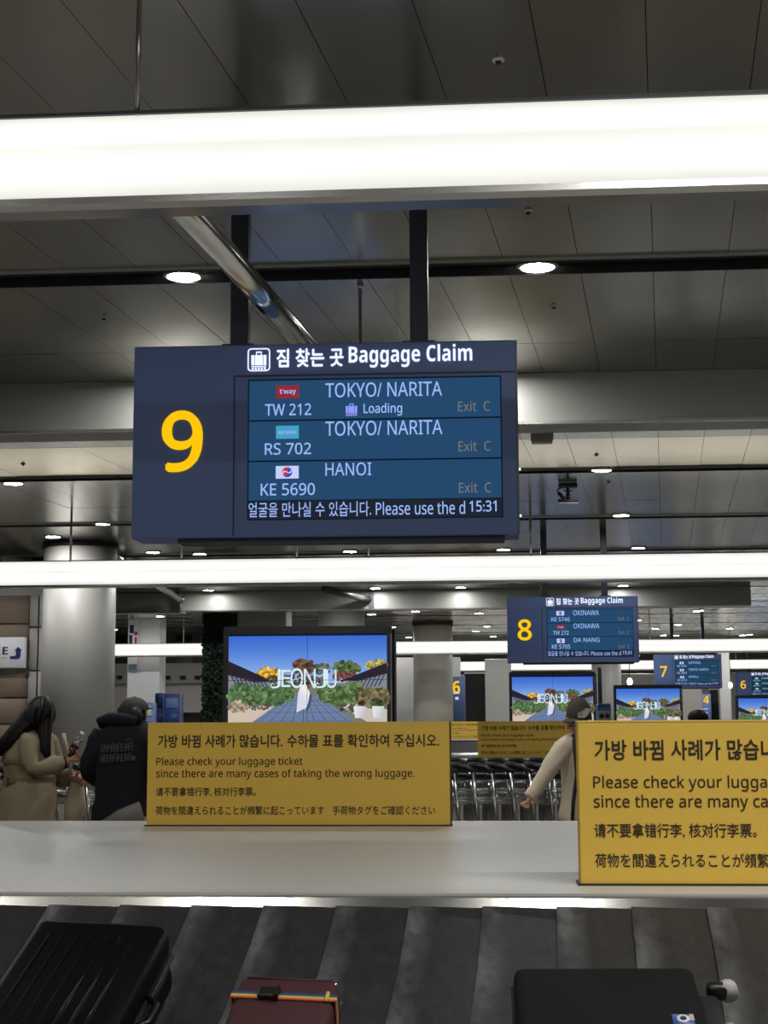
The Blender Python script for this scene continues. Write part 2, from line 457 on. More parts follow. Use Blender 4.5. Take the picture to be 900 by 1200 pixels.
# columns
def column(px, pw, Y, nm='structural_column'):
    p = P(px, 846, Y); r = pw/2*(Y/FOC)*1.0
    c = struct('trim_%d' % column.n, MB().rings([(p.x, Y, 0, r, r), (p.x, Y, ZC-.04, r, r)], 40), 'column_paint')
    MB().rings([(p.x, Y, ZC-.10, r+.03, r+.03), (p.x, Y, ZC+.02, r+.03, r+.03)], 40).build('collar', 'ceiling_dark', c)
    MB().rings([(p.x, Y, 0, r+.012, r+.012), (p.x, Y, .25, r+.012, r+.012)], 40).build('skirting', 'steel', c)
    c['label'] = 'round pale grey column'
    column.n += 1
    return c
column.n = 40
column(90, 86, 29.6)
column(400, 54, 46.5)
column(508, 46, 55.0)
column(712, 34, 62.0)
def pier(x0p, x1p, Y, z0, z1, m, d=.6):
    a = P(x0p, 846, Y).x; b = P(x1p, 846, Y).x
    o = struct('trim_%d' % column.n, MB().rbox(((a+b)/2, Y+d/2, (z0+z1)/2), (b-a, d, z1-z0), .02, 1, smooth=False), m)
    column.n += 1
    return o
pier(272, 335, 43.0, 0, ZC, 'column_paint', 1.2)
pier(569, 600, 59.8, 0, 3.9, 'wall_grey')
pier(148, 186, 52.7, 0, ZC+.02, 'panel_white', 1.0)
pier(845, 858, 66.0, 0, 4.4, 'wall_grey')
pier(464, 540, 58.0, 0, 3.9, 'wall_grey')
pier(798, 824, 61.0, 0, 3.4, 'wall_panel')
pier(466, 900, 80.0, 0, 3.9, 'wall_grey', .4)

# mezzanine wall on the left, beyond the columns
mz = struct('trim_%d' % column.n, MB().box((P(190, 846, 62).x, 62.4, 2.6), (6.6, .5, 1.35)), 'wall_grey'); column.n += 1
a, b = P(110, 846, 62).x, P(262, 846, 62).x
for zt, h, m in ((4.48, .06, 'dark_grey'), (3.5, .8, 'wall_panel')):
    MB().box(((a+b)/2, 62.0, zt), (b-a, .3, h)).build('ledge', m, mz)
MB().box(((a+b)/2, 63.6, 4.5), (b-a, .1, 2.2)).build('recess', 'dark_void', mz)
MB().box(((a+b)/2, 63.0, .95), (b-a, .1, 1.9)).build('recess', 'dark_grey', mz)
for px in (141, 197, 215, 232):
    MB().box((P(px, 794, 61.9).x, 61.95, P(px, 794, 61.95).z), (.2, .5, .14)).build('vent', 'dark_void', mz)
for px in (198, 228):
    MB().box((P(px, 846, 61.9).x, 62.2, 4.3), (.35, .3, 1.6)).build('mullion', 'dark_grey', mz)
MB().box(((a+b)/2, 62.15, 4.35), (b-a, .02, .9)).build('glass_balustrade', 'glass_grey', mz)

# shop wall on the far left: wood boards, stone jambs
sw = struct('wall_shop', MB().box((P(-60, 846, 32).x, 32.5, 2.2), (P(48, 846, 32).x-P(-170, 846, 32).x, .5, 4.4)), 'wall_panel')
e1 = P(28.5, 846, 32).x
for zt0, zt1 in ((3.2, 3.6), (3.62, 4.22), (2.05, 2.56), (1.5, 2.03), (.98, 1.48), (.5, .96), (.0, .48)):
    MB().rbox((e1-1.6, 32.2, (zt0+zt1)/2), (3.2, .1, zt1-zt0-.01), .008, 1).build('wood_board', 'wood', sw)
for (pa, pb) in ((29.5, 39), (41, 49.3)):
    for zt0, zt1 in ((3.55, 4.22), (2.62, 3.52), (1.7, 2.6), (.8, 1.68), (0, .78)):
        xa, xb = P(pa, 846, 32).x, P(pb, 846, 32).x
        MB().rbox(((xa+xb)/2, 32.18, (zt0+zt1)/2), (xb-xa, .12, zt1-zt0-.012), .008, 1).build('stone_slab', 'wall_grey' if pa > 40 else 'wall_panel', sw)
up = struct('wall_upper', MB().box((P(-30, 846, 34).x, 34.3, 4.62), (3.4, .3, .75)), 'dark_grey')
for px, py, dx, dz in ((9, 703, .5, .28), (24, 700, .26, .2), (-12, 712, .5, .3)):
    p = P(px, py, 33.9); MB().box((p.x, 34.0, p.z), (dx, .5, dz)).build('duct_box', 'dark_void', up)

# ------------------------------------------------------------------ lamps
def light_bar(Y, xa, xb, z, label, dots):
    root = empty('linear_light', ((xa+xb)/2, Y, z), 0, label, 'ceiling light', 'long suspended light bars')
    L = xb-xa
    prof = []
    for k in range(17):
        q = PI*k/16; prof.append((-.10*math.sin(q)**.7 if 0 < k < 16 else 0, .05+.40*(1-k/16.0)))
    body = MB()
    seg = 1
    poly = [(yy-.0, zz) for yy, zz in prof]+[(.04-yy, zz) for yy, zz in reversed(prof)]
    # front diffuser shell
    body.xprism(poly, -L/2, L/2); body.sm = [len(f) == 4 for f in body.f]
    body.build('diffuser', 'tube_diffuser', root)
    MB().xprism([(.07, .0), (-.05, .0), (-.085, .018), (-.085, .048), (.07, .048)], -L/2, L/2).build('bottom_rail', 'steel', root)
    MB().xprism([(-.02, .449), (-.02, .465), (.06, .465), (.06, .449)], -L/2, L/2).build('spine', 'dark_grey', root)
    for s in (-1, 1): MB().box((s*(L/2+.01), -.01, .225), (.02, .2, .45)).build('end_cap', 'steel', root)
    for x in dots: MB().sweep([(x, .0, .44), (x, .0, ZC-z)], .012 if Y < 10 else .02, 8).build('suspension_rod', 'steel', root)
    return root
TZ = EYE+2.235
c0 = 0.0
light_bar(6.45, -7.0, 7.2, TZ, 'huge nearest light bar crossing the top of the view', [P(162, 60, 6.45).x-.1, -5, 3.4, 6])
light_bar(25.1, -10.5, 12.5, TZ, 'long light bar right below the number 9 board', [P(p, 640, 25.1).x-1.0 for p in (83, 213, 348, 432, 622)])
light_bar(52.0, -15, 18, TZ, 'third light bar, passing behind the number 8 board', [P(p, 740, 52).x-4 for p in (300, 500, 700, 850)])
light_bar(70.0, -2.5, 18, TZ, 'fourth light bar, thin, passing behind the number 7 board', [3, 8])
light_bar(-12.2, -10, 10, TZ, 'unseen light bar added behind the viewer to light the hall', [-5, 0, 5])  # added lamp behind the camera, never in view

dl0 = empty('downlight', (0, 0, 0), 0, 'x', 'ceiling light')
ring = MB()
n = 16; vs = []; fs = []
for (r, z) in ((.145, .03), (.165, .0), (.165, -.018), (.135, -.026), (.128, -.01)):
    for k in range(n): vs.append((r*math.cos(2*PI*k/n), r*math.sin(2*PI*k/n), z))
for i in range(4):
    for k in range(n): fs.append((i*n+k, i*n+(k+1) % n, (i+1)*n+(k+1) % n, (i+1)*n+k))
ring.add(vs, fs, True); ring.build('trim_ring', 'steel', dl0)
MB().disc((0, 0, -.021), .13, 16, 'z').build('lens', 'downlight_glow', dl0)
first = [True]
def downlight(loc, label, group=None):
    if first[0]:
        first[0] = False; dl0.location = loc; dl0['label'] = label
        if group: dl0['group'] = group
        return dl0
    d = dup(dl0, loc, None, label)
    if group: d['group'] = group
    elif 'group' in d: del d['group']
    return d
vis = [(215, 326, 'round downlight just left of the diagonal steel pipe'), (630, 315, 'round downlight above the right end of the number 9 board'),
       (120, 615, 'round downlight over the big left column, the larger of two'), (62, 630, 'smaller round downlight at the top left of the big column'),
       (705, 552, 'round downlight in the dark slot right of the hanging camera'), (728, 605, 'round downlight in the second slot below the hanging camera'),
       (748, 643, 'round downlight just above the second light bar, right of the others'),
       (234, 650, 'round downlight under the left corner of the number 9 board'), (410, 647, 'round downlight under the middle of the number 9 board'),
       (590, 645, 'round downlight under the right corner of the number 9 board'),
       (487, 717, 'round downlight above the far middle column'), (820, 716, 'round downlight on the far ceiling right of the number 8 board'),
       (558, 740, 'small far downlight left of the number 8 board'), (792, 745, 'small far downlight above the number 7 board'),
       (870, 745, 'small far downlight right of the number 7 board hangers'), (748, 727, 'small far downlight touching the number 8 board'),
       (768, 737, 'bluish far downlight right of the number 8 board'), (855, 737, 'far downlight near the right frame edge')]
for px, py, lb in vis:
    p = PZ(px, py, ZC-.03); downlight((p.x, p.y, ZC-.0), lb)
hid = []  # lamps set for their light: some read off glints, the rest added
for x in (-4.3, -1.85, .36, 2.9): hid += [(x, 1.1)]
for x in (-4.2, -1.3, 1.6, 4.5): hid += [(x, -3.0)]  # added fill lamps behind the camera
for x in (1.0, 1.9, 2.8, 3.7): hid += [(x, 3.7)]  # added to brighten the front of the right notice board
for px in (-170, -60): hid += [(P(px, 640, 29.5).x, 29.5)]  # added to brighten the shop wall at the left
for x in (-6.0, 6.0): hid += [(x, 8.7)]
for px in (570, 195, -350, 1250): hid += [(P(px, 430, BH-.5).x, BH-.5)]
for px in (245, 540, 730, 440): hid += [(P(px, 700, 40.3).x, 40.2)]
for x in (-7, 7, 11): hid += [(x, 21.77), (x, 31.05)]
for x, yy in hid:
    downlight((x, yy, ZC), 'round downlight out of close view, from the set mostly added to light the hall', 'other ceiling downlights')

ORD = ['first', 'second', 'third', 'fourth', 'fifth', 'sixth', 'seventh', 'eighth', 'ninth', 'tenth', 'eleventh', 'twelfth', 'thirteenth']
for r_, yy in enumerate((44, 50, 57, 64, 72, 80)):  # far ceiling lamps, with more added to brighten the far hall and mezzanine
    for k, x in enumerate((-16, -12.5, -9, -5.5, -2, 1.5, 5, 8.5, 12)):
        downlight((x+yy*.03, yy, ZC), ORD[k]+' tiny downlight from the left in far ceiling row '+('one', 'two', 'three', 'four', 'five', 'six')[r_]+' beyond the far beam, row filled out to light the far hall', 'far ceiling downlights')

# ------------------------------------------------------------------ number boards
K = 2.36/454.0
def sx(px): return (px-379)*K
def sz(py): return (629-py)*K
SPX = lambda x0, x1, ya, yb: (sx(x0), sx(x1), sz(yb), sz(ya))
def claim_board(num, loc, rz, rows_, ticker, label, posts, detail=True, screen='screen_row'):
    root = empty('baggage_claim_board', loc, rz, label, 'sign', 'hanging baggage claim boards')
    D = .31
    MB().rbox((0, D/2, .6), (2.36, D, 1.2), .008, 1, smooth=False).build('housing', 'sign_blue', root)
    MB().box((0, -.004, sz(436.5)), (sx(605)-sx(273)+.0, .01, .010)).box(((sx(273)+sx(605))/2-.0, -.004, sz(436.5)), (.01, .008, .008)) if 0 else None
    MB().box(((sx(273)+sx(605))/2, -.002, sz(436.5)), (sx(605)-sx(273), .006, .009)).box((sx(273), -.002, (sz(436.5)+sz(628))/2), (.007, .006, sz(436.5)-sz(628))).build('panel_joint', 'sign_blue_dark', root)
    MB().box((1.184, .02, .6), (.01, .03, 1.2)).box((1.184, .29, .6), (.01, .03, 1.2)).build('edge_trim', 'frame_dark', root)
    MB().box((1.195, .06, sz(551)), (.012, .02, .012)).box((1.195, .06, sz(606)), (.012, .02, .012)).build('edge_led', 'led_spark', root)
    MB().box((.1, D/2, -.012), (2.0, D*.7, .024)).build('bottom_tray', 'sign_blue_dark', root)
    text('number', num, SPX(187, 236, 477, 551), -.008, 'digit_yellow', root, bold=.02, res=6)
    text('heading', '짐 찾는 곳', SPX(323, 403, 404, 427), -.006, 'header_white', root, bold=.028, res=3)
    text('heading', 'Baggage Claim', SPX(409, 555, 402, 429), -.006, 'header_white', root, bold=.022, res=3)
    ic = empty('baggage_icon', (0, 0, 0)); ic.parent = root
    # outlined square
    x0, x1, z0, z1 = SPX(288.5, 315.5, 403, 431)
    mb = MB()
    def rr(x0, x1, z0, z1, r, n=4):
        pts = []
        for cx, cz, q0 in ((x1-r, z1-r, 0), (x0+r, z1-r, PI/2), (x0+r, z0+r, PI), (x1-r, z0+r, 1.5*PI)):
            for k in range(n+1):
                q = q0+PI/2*k/n; pts.append((cx+r*math.cos(q), cz+r*math.sin(q)))
        return pts
    o_ = rr(x0, x1, z0, z1, .022); i_ = rr(x0+.008, x1-.008, z0+.008, z1-.008, .016); n = len(o_)
    mb.add([(x, -.006, z) for x, z in o_]+[(x, -.006, z) for x, z in i_], [(k, (k+1) % n, n+(k+1) % n, n+k) for k in range(n)])
    mb.build('icon_border', 'header_white', ic)
    def case(x0, x1, z0, z1, m, par):
        h = z1-z0; w_ = x1-x0; g = MB()
        for (a, b) in ((0, .2), (.24, .76), (.8, 1)):
            g.box((x0+w_*(a+b)/2, -.006, z0+h*.52), (w_*(b-a), .002, h*.56))
        g.box((x0+w_*.5, -.006, z0+h*.96), (w_*.36, .002, h*.07)).box((x0+w_*.34, -.006, z0+h*.88), (w_*.06, .002, h*.15)).box((x0+w_*.66, -.006, z0+h*.88), (w_*.06, .002, h*.15))
        for k in range(5): g.box((x0+w_*(.1+.2*k), -.006, z0+h*.06), (w_*.13, .002, h*.12))
        g.box((x0+w_*.5, -.006, z0+h*.17), (w_, .002, h*.05))
        return g.build('luggage_symbol', m, par)
    case(*SPX(293, 311, 407, 429), 'header_white', ic)
    # screen
    sc = MB().box(((sx(289.5)+sx(588.5))/2, -.001, (sz(441)+sz(609))/2), (sx(588.5)-sx(289.5), .012, sz(441)-sz(609))).build('screen', 'screen_gap', root)
    ys = [(443, 490), (492, 538.5), (540.5, 586)]
    for i, (ya, yb) in enumerate(ys):
        x0, x1, z0, z1 = SPX(291, 587, ya, yb)
        MB().box(((x0+x1)/2, -.006, (z0+z1)/2), (x1-x0, .006, z1-z0)).build('screen_row', screen if i != 1 else screen, sc)
    x0, x1, z0, z1 = SPX(291, 587, 587, 608)
    MB().box(((x0+x1)/2, -.006, (z0+z1)/2), (x1-x0, .006, z1-z0)).build('ticker_strip', 'screen_ticker', sc)
    tops = [441, 489, 536.5]
    T = -.0105
    for i, (logo, fl, city, load, dcity) in enumerate(rows_):
        y0 = ys[i][0]-443
        fy = [(471, 485), (518, 532), (566, 580.5)][i]
        cw = 9.2*len(fl)
        text('flight_number', fl, SPX(337-cw/2+.5, 337+cw/2, *fy), T, 'screen_text', sc, bold=.008)
        cy = [(447, 464.5), (493, 510.5), (542.5, 558)][i]
        text('city', city, SPX(381.5, 381.5+dcity, *cy), T, 'screen_text', sc, bold=.004)
        ey = [(471.5, 483.5), (519, 531), (568, 580)][i]
        text('exit_note', 'Exit  C', SPX(537.5, 575, *ey), T, 'screen_dim', sc, bold=.004)
        ly = [(449, 464.5), (497.5, 513), (545.5, 560.5)][i]
        x0, x1, z0, z1 = SPX(323, 350, *ly)
        lm = {'r': 'logo_red', 't': 'logo_teal', 'k': 'logo_white'}[logo]
        lg = MB().box(((x0+x1)/2, -.0105, (z0+z1)/2), (x1-x0, .003, z1-z0)).build('airline_logo', lm, sc)
        if logo == 'r': text('logo_lettering', "t'way", (x0+.022, x1-.018, z0+.018, z1-.022), T-.003, 'screen_text', lg, bold=.04)
        if logo == 't': text('logo_lettering', 'AIR SEOUL', (x0+.012, x1-.012, (z0+z1)/2-.011, (z0+z1)/2+.009), T-.003, 'screen_text', lg, bold=.03)
        if logo == 'k':
            cx, cz, r = (x0+x1)/2, (z0+z1)/2, (z1-z0)*.40
            up_ = [(cx+r*math.cos(q), cz+r*math.sin(q)) for q in [PI*k/10 for k in range(11)]]
            up_ += [(cx-r/2+r/2*math.cos(q), cz-r/2*math.sin(q)) for q in [PI-PI*k/6 for k in range(1, 7)]]
            up_ += [(cx+r/2+r/2*math.cos(q), cz+r/2*math.sin(q)*.9) for q in [PI-PI*k/6 for k in range(1, 6)]]
            def flat(poly, m, yy):
                mb = MB(); mb.add([(x, yy, z) for x, z in poly], [tuple(range(len(poly)))])
                mb.build('logo_mark', m, lg)
            c_, s_ = math.cos(.5), math.sin(.5)
            rot = lambda p: (cx+(p[0]-cx)*c_-(p[1]-cz)*s_, cz+(p[0]-cx)*s_+(p[1]-cz)*c_)
            flat([(cx+r*math.cos(2*PI*k/20), cz+r*math.sin(2*PI*k/20)) for k in range(20)], 'logo_blue', T-.003)
            flat([rot(p) for p in up_], 'logo_crimson', T-.0036)
            sw_ = [(cx-r*.95+2*.95*r*k/8, cz-math.sin((k/8-.5)*2*PI)*r*.42) for k in range(9)]
            flat([rot((x, z+.005)) for x, z in sw_]+[rot((x, z-.004)) for x, z in reversed(sw_)], 'logo_white', T-.0042)
        if load:
            case(*SPX(405.5, 419, 472, 487), 'icon_lilac', sc).location.y = -.005
            text('status', 'Loading', SPX(426.5, 472, 472, 487.5), T, 'screen_text', sc, bold=.012)
    text('ticker_text', ticker[0], SPX(*ticker[1], 588.5, 606), T, 'screen_text', sc, bold=.004)
    text('ticker_text', ticker[2], SPX(*ticker[3], 589.5, 605), T, 'screen_text', sc, bold=.004)
    text('clock', '15:31', SPX(549.5, 581, 589.5, 602.5), T, 'screen_text', sc, bold=.012)
    for px in posts:
        x = sx(px)
        MB().rbox((x, .15, 1.2+(ZC-loc[2]-1.2)/2), (.112, .12, ZC-loc[2]-1.2), .006, 1, smooth=False).box((x+.012, .088, 1.2+(ZC-loc[2]-1.2)/2), (.012, .006, ZC-loc[2]-1.2)).build('post', 'post_navy', root)
        MB().box((x, .15, 1.21), (.2, .2, .02)).build('post_flange', 'post_navy', root)
    return root
TK = ('얼굴을 만나실 수 있습니다.', (291, 435), 'Please use the d', (440.5, 544.5))
p = P(379, 628.5, 9.2)
claim_board('9', (p.x, 9.2, p.z), R(0.9), [('r', 'TW 212', 'TOKYO/ NARITA', True, 137.5), ('t', 'RS 702', 'TOKYO/ NARITA', False, 137.5), ('k', 'KE 5690', 'HANOI', False, 54)], TK,
            'large blue board with yellow number 9 over the carousel', (275, 492))
p = P(672, 776.5, 28.1)
claim_board('8', (p.x, 28.1, p.z), R(1.2), [('k', 'KE 5746', 'OKINAWA', False, 90), ('r', 'TW 272', 'OKINAWA', False, 90), ('k', 'KE 5705', 'DA NANG', False, 90)], TK,
            'blue board with yellow number 8, second in the row', (279+5, 489.5+5))
p = P(807, 806.5, 55.6)
claim_board('7', (p.x, 55.6, p.z), R(1.5), [('k', 'KE 5703', 'SAPPORO', False, 84), ('k', 'KE 5061', 'TOKYO/ NARITA', False, 137), ('k', 'KE 2212', 'MANILA', False, 66)], TK,
            'small blue board with yellow number 7 far away', (279, 489.5), screen='screen_row_alt')
p = P(893, 817, 75)
claim_board('6', (p.x, 75, p.z), R(2), [('k', 'KE 5741', 'KUMAMOTO', False, 100), ('k', 'KE 5717', 'FUKUOKA', False, 90), ('k', 'KE 2118', 'TAICHUNG', False, 90)], TK,
            'smallest blue board, numbered 6, cut by the right edge', (279, 489.5), screen='screen_green')

# ------------------------------------------------------------------ carousels
SLOPE = R(23); RIMY, RIMZ = 5.553-.057, .865
NRM = Vector((0, -math.sin(SLOPE), math.cos(SLOPE)))
DWN = Vector((0, -math.cos(SLOPE), -math.sin(SLOPE)))
def stadium(xa, xb, ya, yb, n=14):
    r = (yb-ya)/2; cy = (ya+yb)/2; pts = []
    for k in range(n+1): q = -PI/2+PI*k/n; pts.append((xb+r*math.cos(q), cy+r*math.sin(q)))
    for k in range(n+1): q = PI/2+PI*k/n; pts.append((xa+r*math.cos(q), cy+r*math.sin(q)))
    return pts
def loop_strip(levels, xa, xb, yf, yb, skipfront=False):
    """levels: (outward offset, z) rings around the island outline"""
    mb = MB(); vs = []; n = None
    for off, z in levels:
        pts = stadium(xa, xb, yf-off, yb+off); n = len(pts); vs += [(x, yy, z) for x, yy in pts]
    fs = []
    for i in range(len(levels)-1):
        for k in range(n):
            j = (k+1) % n
            if skipfront and k == n-1: continue
            fs.append((i*n+k, i*n+j, (i+1)*n+j, (i+1)*n+k))
    mb.add(vs, fs); return mb
def carousel(Y0, xa, xb, label, fine):
    """Y0: front edge of the island top"""
    root = empty('baggage_carousel', (0, 0, 0), 0, label, 'baggage carousel', 'baggage carousels along the hall')
    ya, yb = Y0, Y0+4.0
    top = stadium(xa, xb, ya, yb); n = len(top)
    mb = MB(); mb.add([(x, yy, .9) for x, yy in top]+[(x, yy, .8) for x, yy in top], [tuple(range(n))]+[(k, n+k, n+(k+1) % n, (k+1) % n) for k in range(n)])
    mb.build('island_top', 'laminate', root)
    loop_strip([(-.03, .8), (.006, .8), (.006, .885), (-.03, .885)], xa, xb, ya, yb).build('shadow_gap', 'slot_black', root)
    # steel rim, in lengths along the front
    cuts = [xa]
    cuts += [c for c in (-4.2, P(311, 1052, Y0).x, 2.6, 5.4) if xa < c < xb] if fine else []
    cuts.append(xb)
    for a, b in zip(cuts[:-1], cuts[1:]):
        MB().xprism([(ya-.010, .893), (ya-.030, .892), (ya-.036, .888), (ya-.052, .853), (ya-.01, .85)], a+.001, b-.001).build('steel_rim', 'brushed_rim_pale' if fine and -4.3 < a < -4.1 else 'brushed_rim', root)
    loop_strip([(.010, .85), (.010, .893), (.030, .892), (.036, .888), (.052, .853)], xa, xb, ya, yb, True).build('steel_rim', 'brushed_rim', root)
    b0 = (.058, .858); b1 = (1.0, .858-(1.0-.058)*math.tan(SLOPE))
    st = loop_strip([(b0[0], b0[1]-.03), (b1[0], b1[1]-.03)], xa, xb, ya, yb)
    o = st.build('belt_bed', 'rubber_skirt', root)
    rest = MB()
    def plate(x, w=.256, sk=-.07):
        # one crescent plate, its left edge riding on its neighbour
        nu, nv = 6, 8; vs = []; fs = []; wr = []
        for j in range(nv+1):
            t = j/nv; yy = ya-b0[0]-t*(b1[0]-b0[0]); z = b0[1]-t*(b0[1]-b1[1])
            bow = .012*math.sin(PI*t)
            for i in range(nu+1):
                u = i/nu
                X = x+u*(w+.05)+sk*t+bow
                h = .010*(1-u)-.004
                vs.append((X, yy-h*math.sin(SLOPE), z+h*math.cos(SLOPE))); wr.append((max(0, 1-u*3.6))**1.6*(.4+.9*math.sin(t*5+x*7)**2))
        for j in range(nv):
            for i in range(nu): a = j*(nu+1)+i; fs.append((a, a+1, a+nu+2, a+nu+1))
        # visible thickness on the raised edge
        k = len(vs)
        for j in range(nv+1):
            v = vs[j*(nu+1)]; vs.append((v[0]+.002, v[1]+.008*math.sin(SLOPE), v[2]-.008*math.cos(SLOPE))); wr.append(.9)
        for j in range(nv): fs.append((j*(nu+1), (j+1)*(nu+1), k+j+1, k+j))
        return vs, fs, wr
    if fine:
        px0 = P(309, 1062, ya-.06).x
        i = -int((px0-xa)/.256)
        while px0+i*.256 < xb-.3:
            x = px0+i*.256
            vs, fs, wr = plate(0)
            if -2.6 < x < 2.6:
                vs, fs, wr = plate(x)
                me = bpy.data.meshes.new('belt_plate'); me.from_pydata(vs, [], fs); me.polygons.foreach_set('use_smooth', [True]*len(fs))
                at = me.attributes.new('wear', 'FLOAT', 'POINT'); at.data.foreach_set('value', wr)
                me.materials.append(MATS['belt_rubber']); me.update(); put('belt_plate', me, root)
            else:
                rest.add([(a+x, b, c) for a, b, c in vs], fs, True)
            i += 1
    s2 = loop_strip([(b0[0], b0[1]), (b1[0], b1[1])], xa, xb, ya, yb, fine)
    rest.add(s2.v, s2.f); rb = rest.build('belt_run', 'belt_rubber', root); rb['kind'] = 'stuff'
    loop_strip([(b1[0]-.01, b1[1]-.04), (b1[0]-.01, b1[1]+.02), (b1[0]+.03, b1[1]+.05), (b1[0]+.1, b1[1]+.04), (b1[0]+.12, b1[1]-.02), (b1[0]+.12, b1[1]-.1)], xa, xb, ya, yb).build('bumper', 'steel', root)
    loop_strip([(b1[0]+.08, b1[1]-.06), (b1[0]+.08, 0.0)], xa, xb, ya, yb).build('skirt', 'rubber_skirt', root)
    return root
carousel(5.553, -6.5, 6.5, 'nearest carousel with pale island top and dark rubber belt', True)
carousel(21.7, -2.0, 13, 'second carousel behind the trolleys, with a pale island top', False)
carousel(51.0, -2.5, 17, 'far dark belted carousel beyond the second one', False)

# yellow notice boards on the islands
NK = .6/121.0
def notice(px_c, Y, rz, label, z0=.9, W=1.785):
    p = P(px_c, 900, Y)
    root = empty('yellow_notice_board', (p.x, Y, z0), rz, label, 'sign', 'yellow luggage notices on the islands')
    MB().rbox((0, .06, .3), (W, .12, .598), .004, 1, smooth=False).build('panel', 'yellow_board', root)
    MB().box((0, .06, .5985), (W+.004, .124, .006)).build('top_cap', 'yellow_edge', root)
    MB().box((W/2+.003, .06, .3), (.006, .124, .6)).build('side_cap', 'print_brown', root)
    MB().box((0, .06, .004), (W+.02, .14, .008)).build('base_shadow_line', 'print_brown', root)  # dark strip stands in for the shadow line along the board's foot
    bx = lambda x0, x1, ya, yb: ((x0-349.5)*NK*W/1.785, (x1-349.5)*NK*W/1.785, (968-yb)*NK, (968-ya)*NK)
    for s, b, bo in (('가방 바뀜 사례가 많습니다.', bx(182, 331.5, 861, 876.5), .022), ('수하물 표를 확인하여 주십시오.', bx(337, 517, 861, 876.5), .022),
                     ('Please check your luggage ticket', bx(180.5, 355.5, 887.5, 899.5), .011), ('since there are many cases of taking the wrong luggage.', bx(180.5, 487.5, 901.5, 914), .011),
                     ('请不要拿错行李, 核对行李票。', bx(180.5, 300, 922.5, 933.5), .014), ('荷物を間違えられることが頻繁に起こっています', bx(180.5, 381, 944.5, 955), .012), ('手荷物タグをご確認ください', bx(391, 511.5, 944.5, 955), .012)):
        text('lettering', s, b, -.0015, 'print_brown', root, bold=bo)
    return root
notice(348.8, 9.06, R(.4), 'yellow notice board in the middle of the nearest island')
p9 = P(678, 940, 5.83).x
n2 = notice(450, 5.83, R(.4), 'bright yellow notice board standing at the front right of the island'); n2.location.x = p9+.893
notice(624, 25.7, R(.6), 'smaller yellow notice board on the second island, behind the trolleys')
notice(547, 54.0, R(.8), 'tiny yellow notice board far away left of the second one')

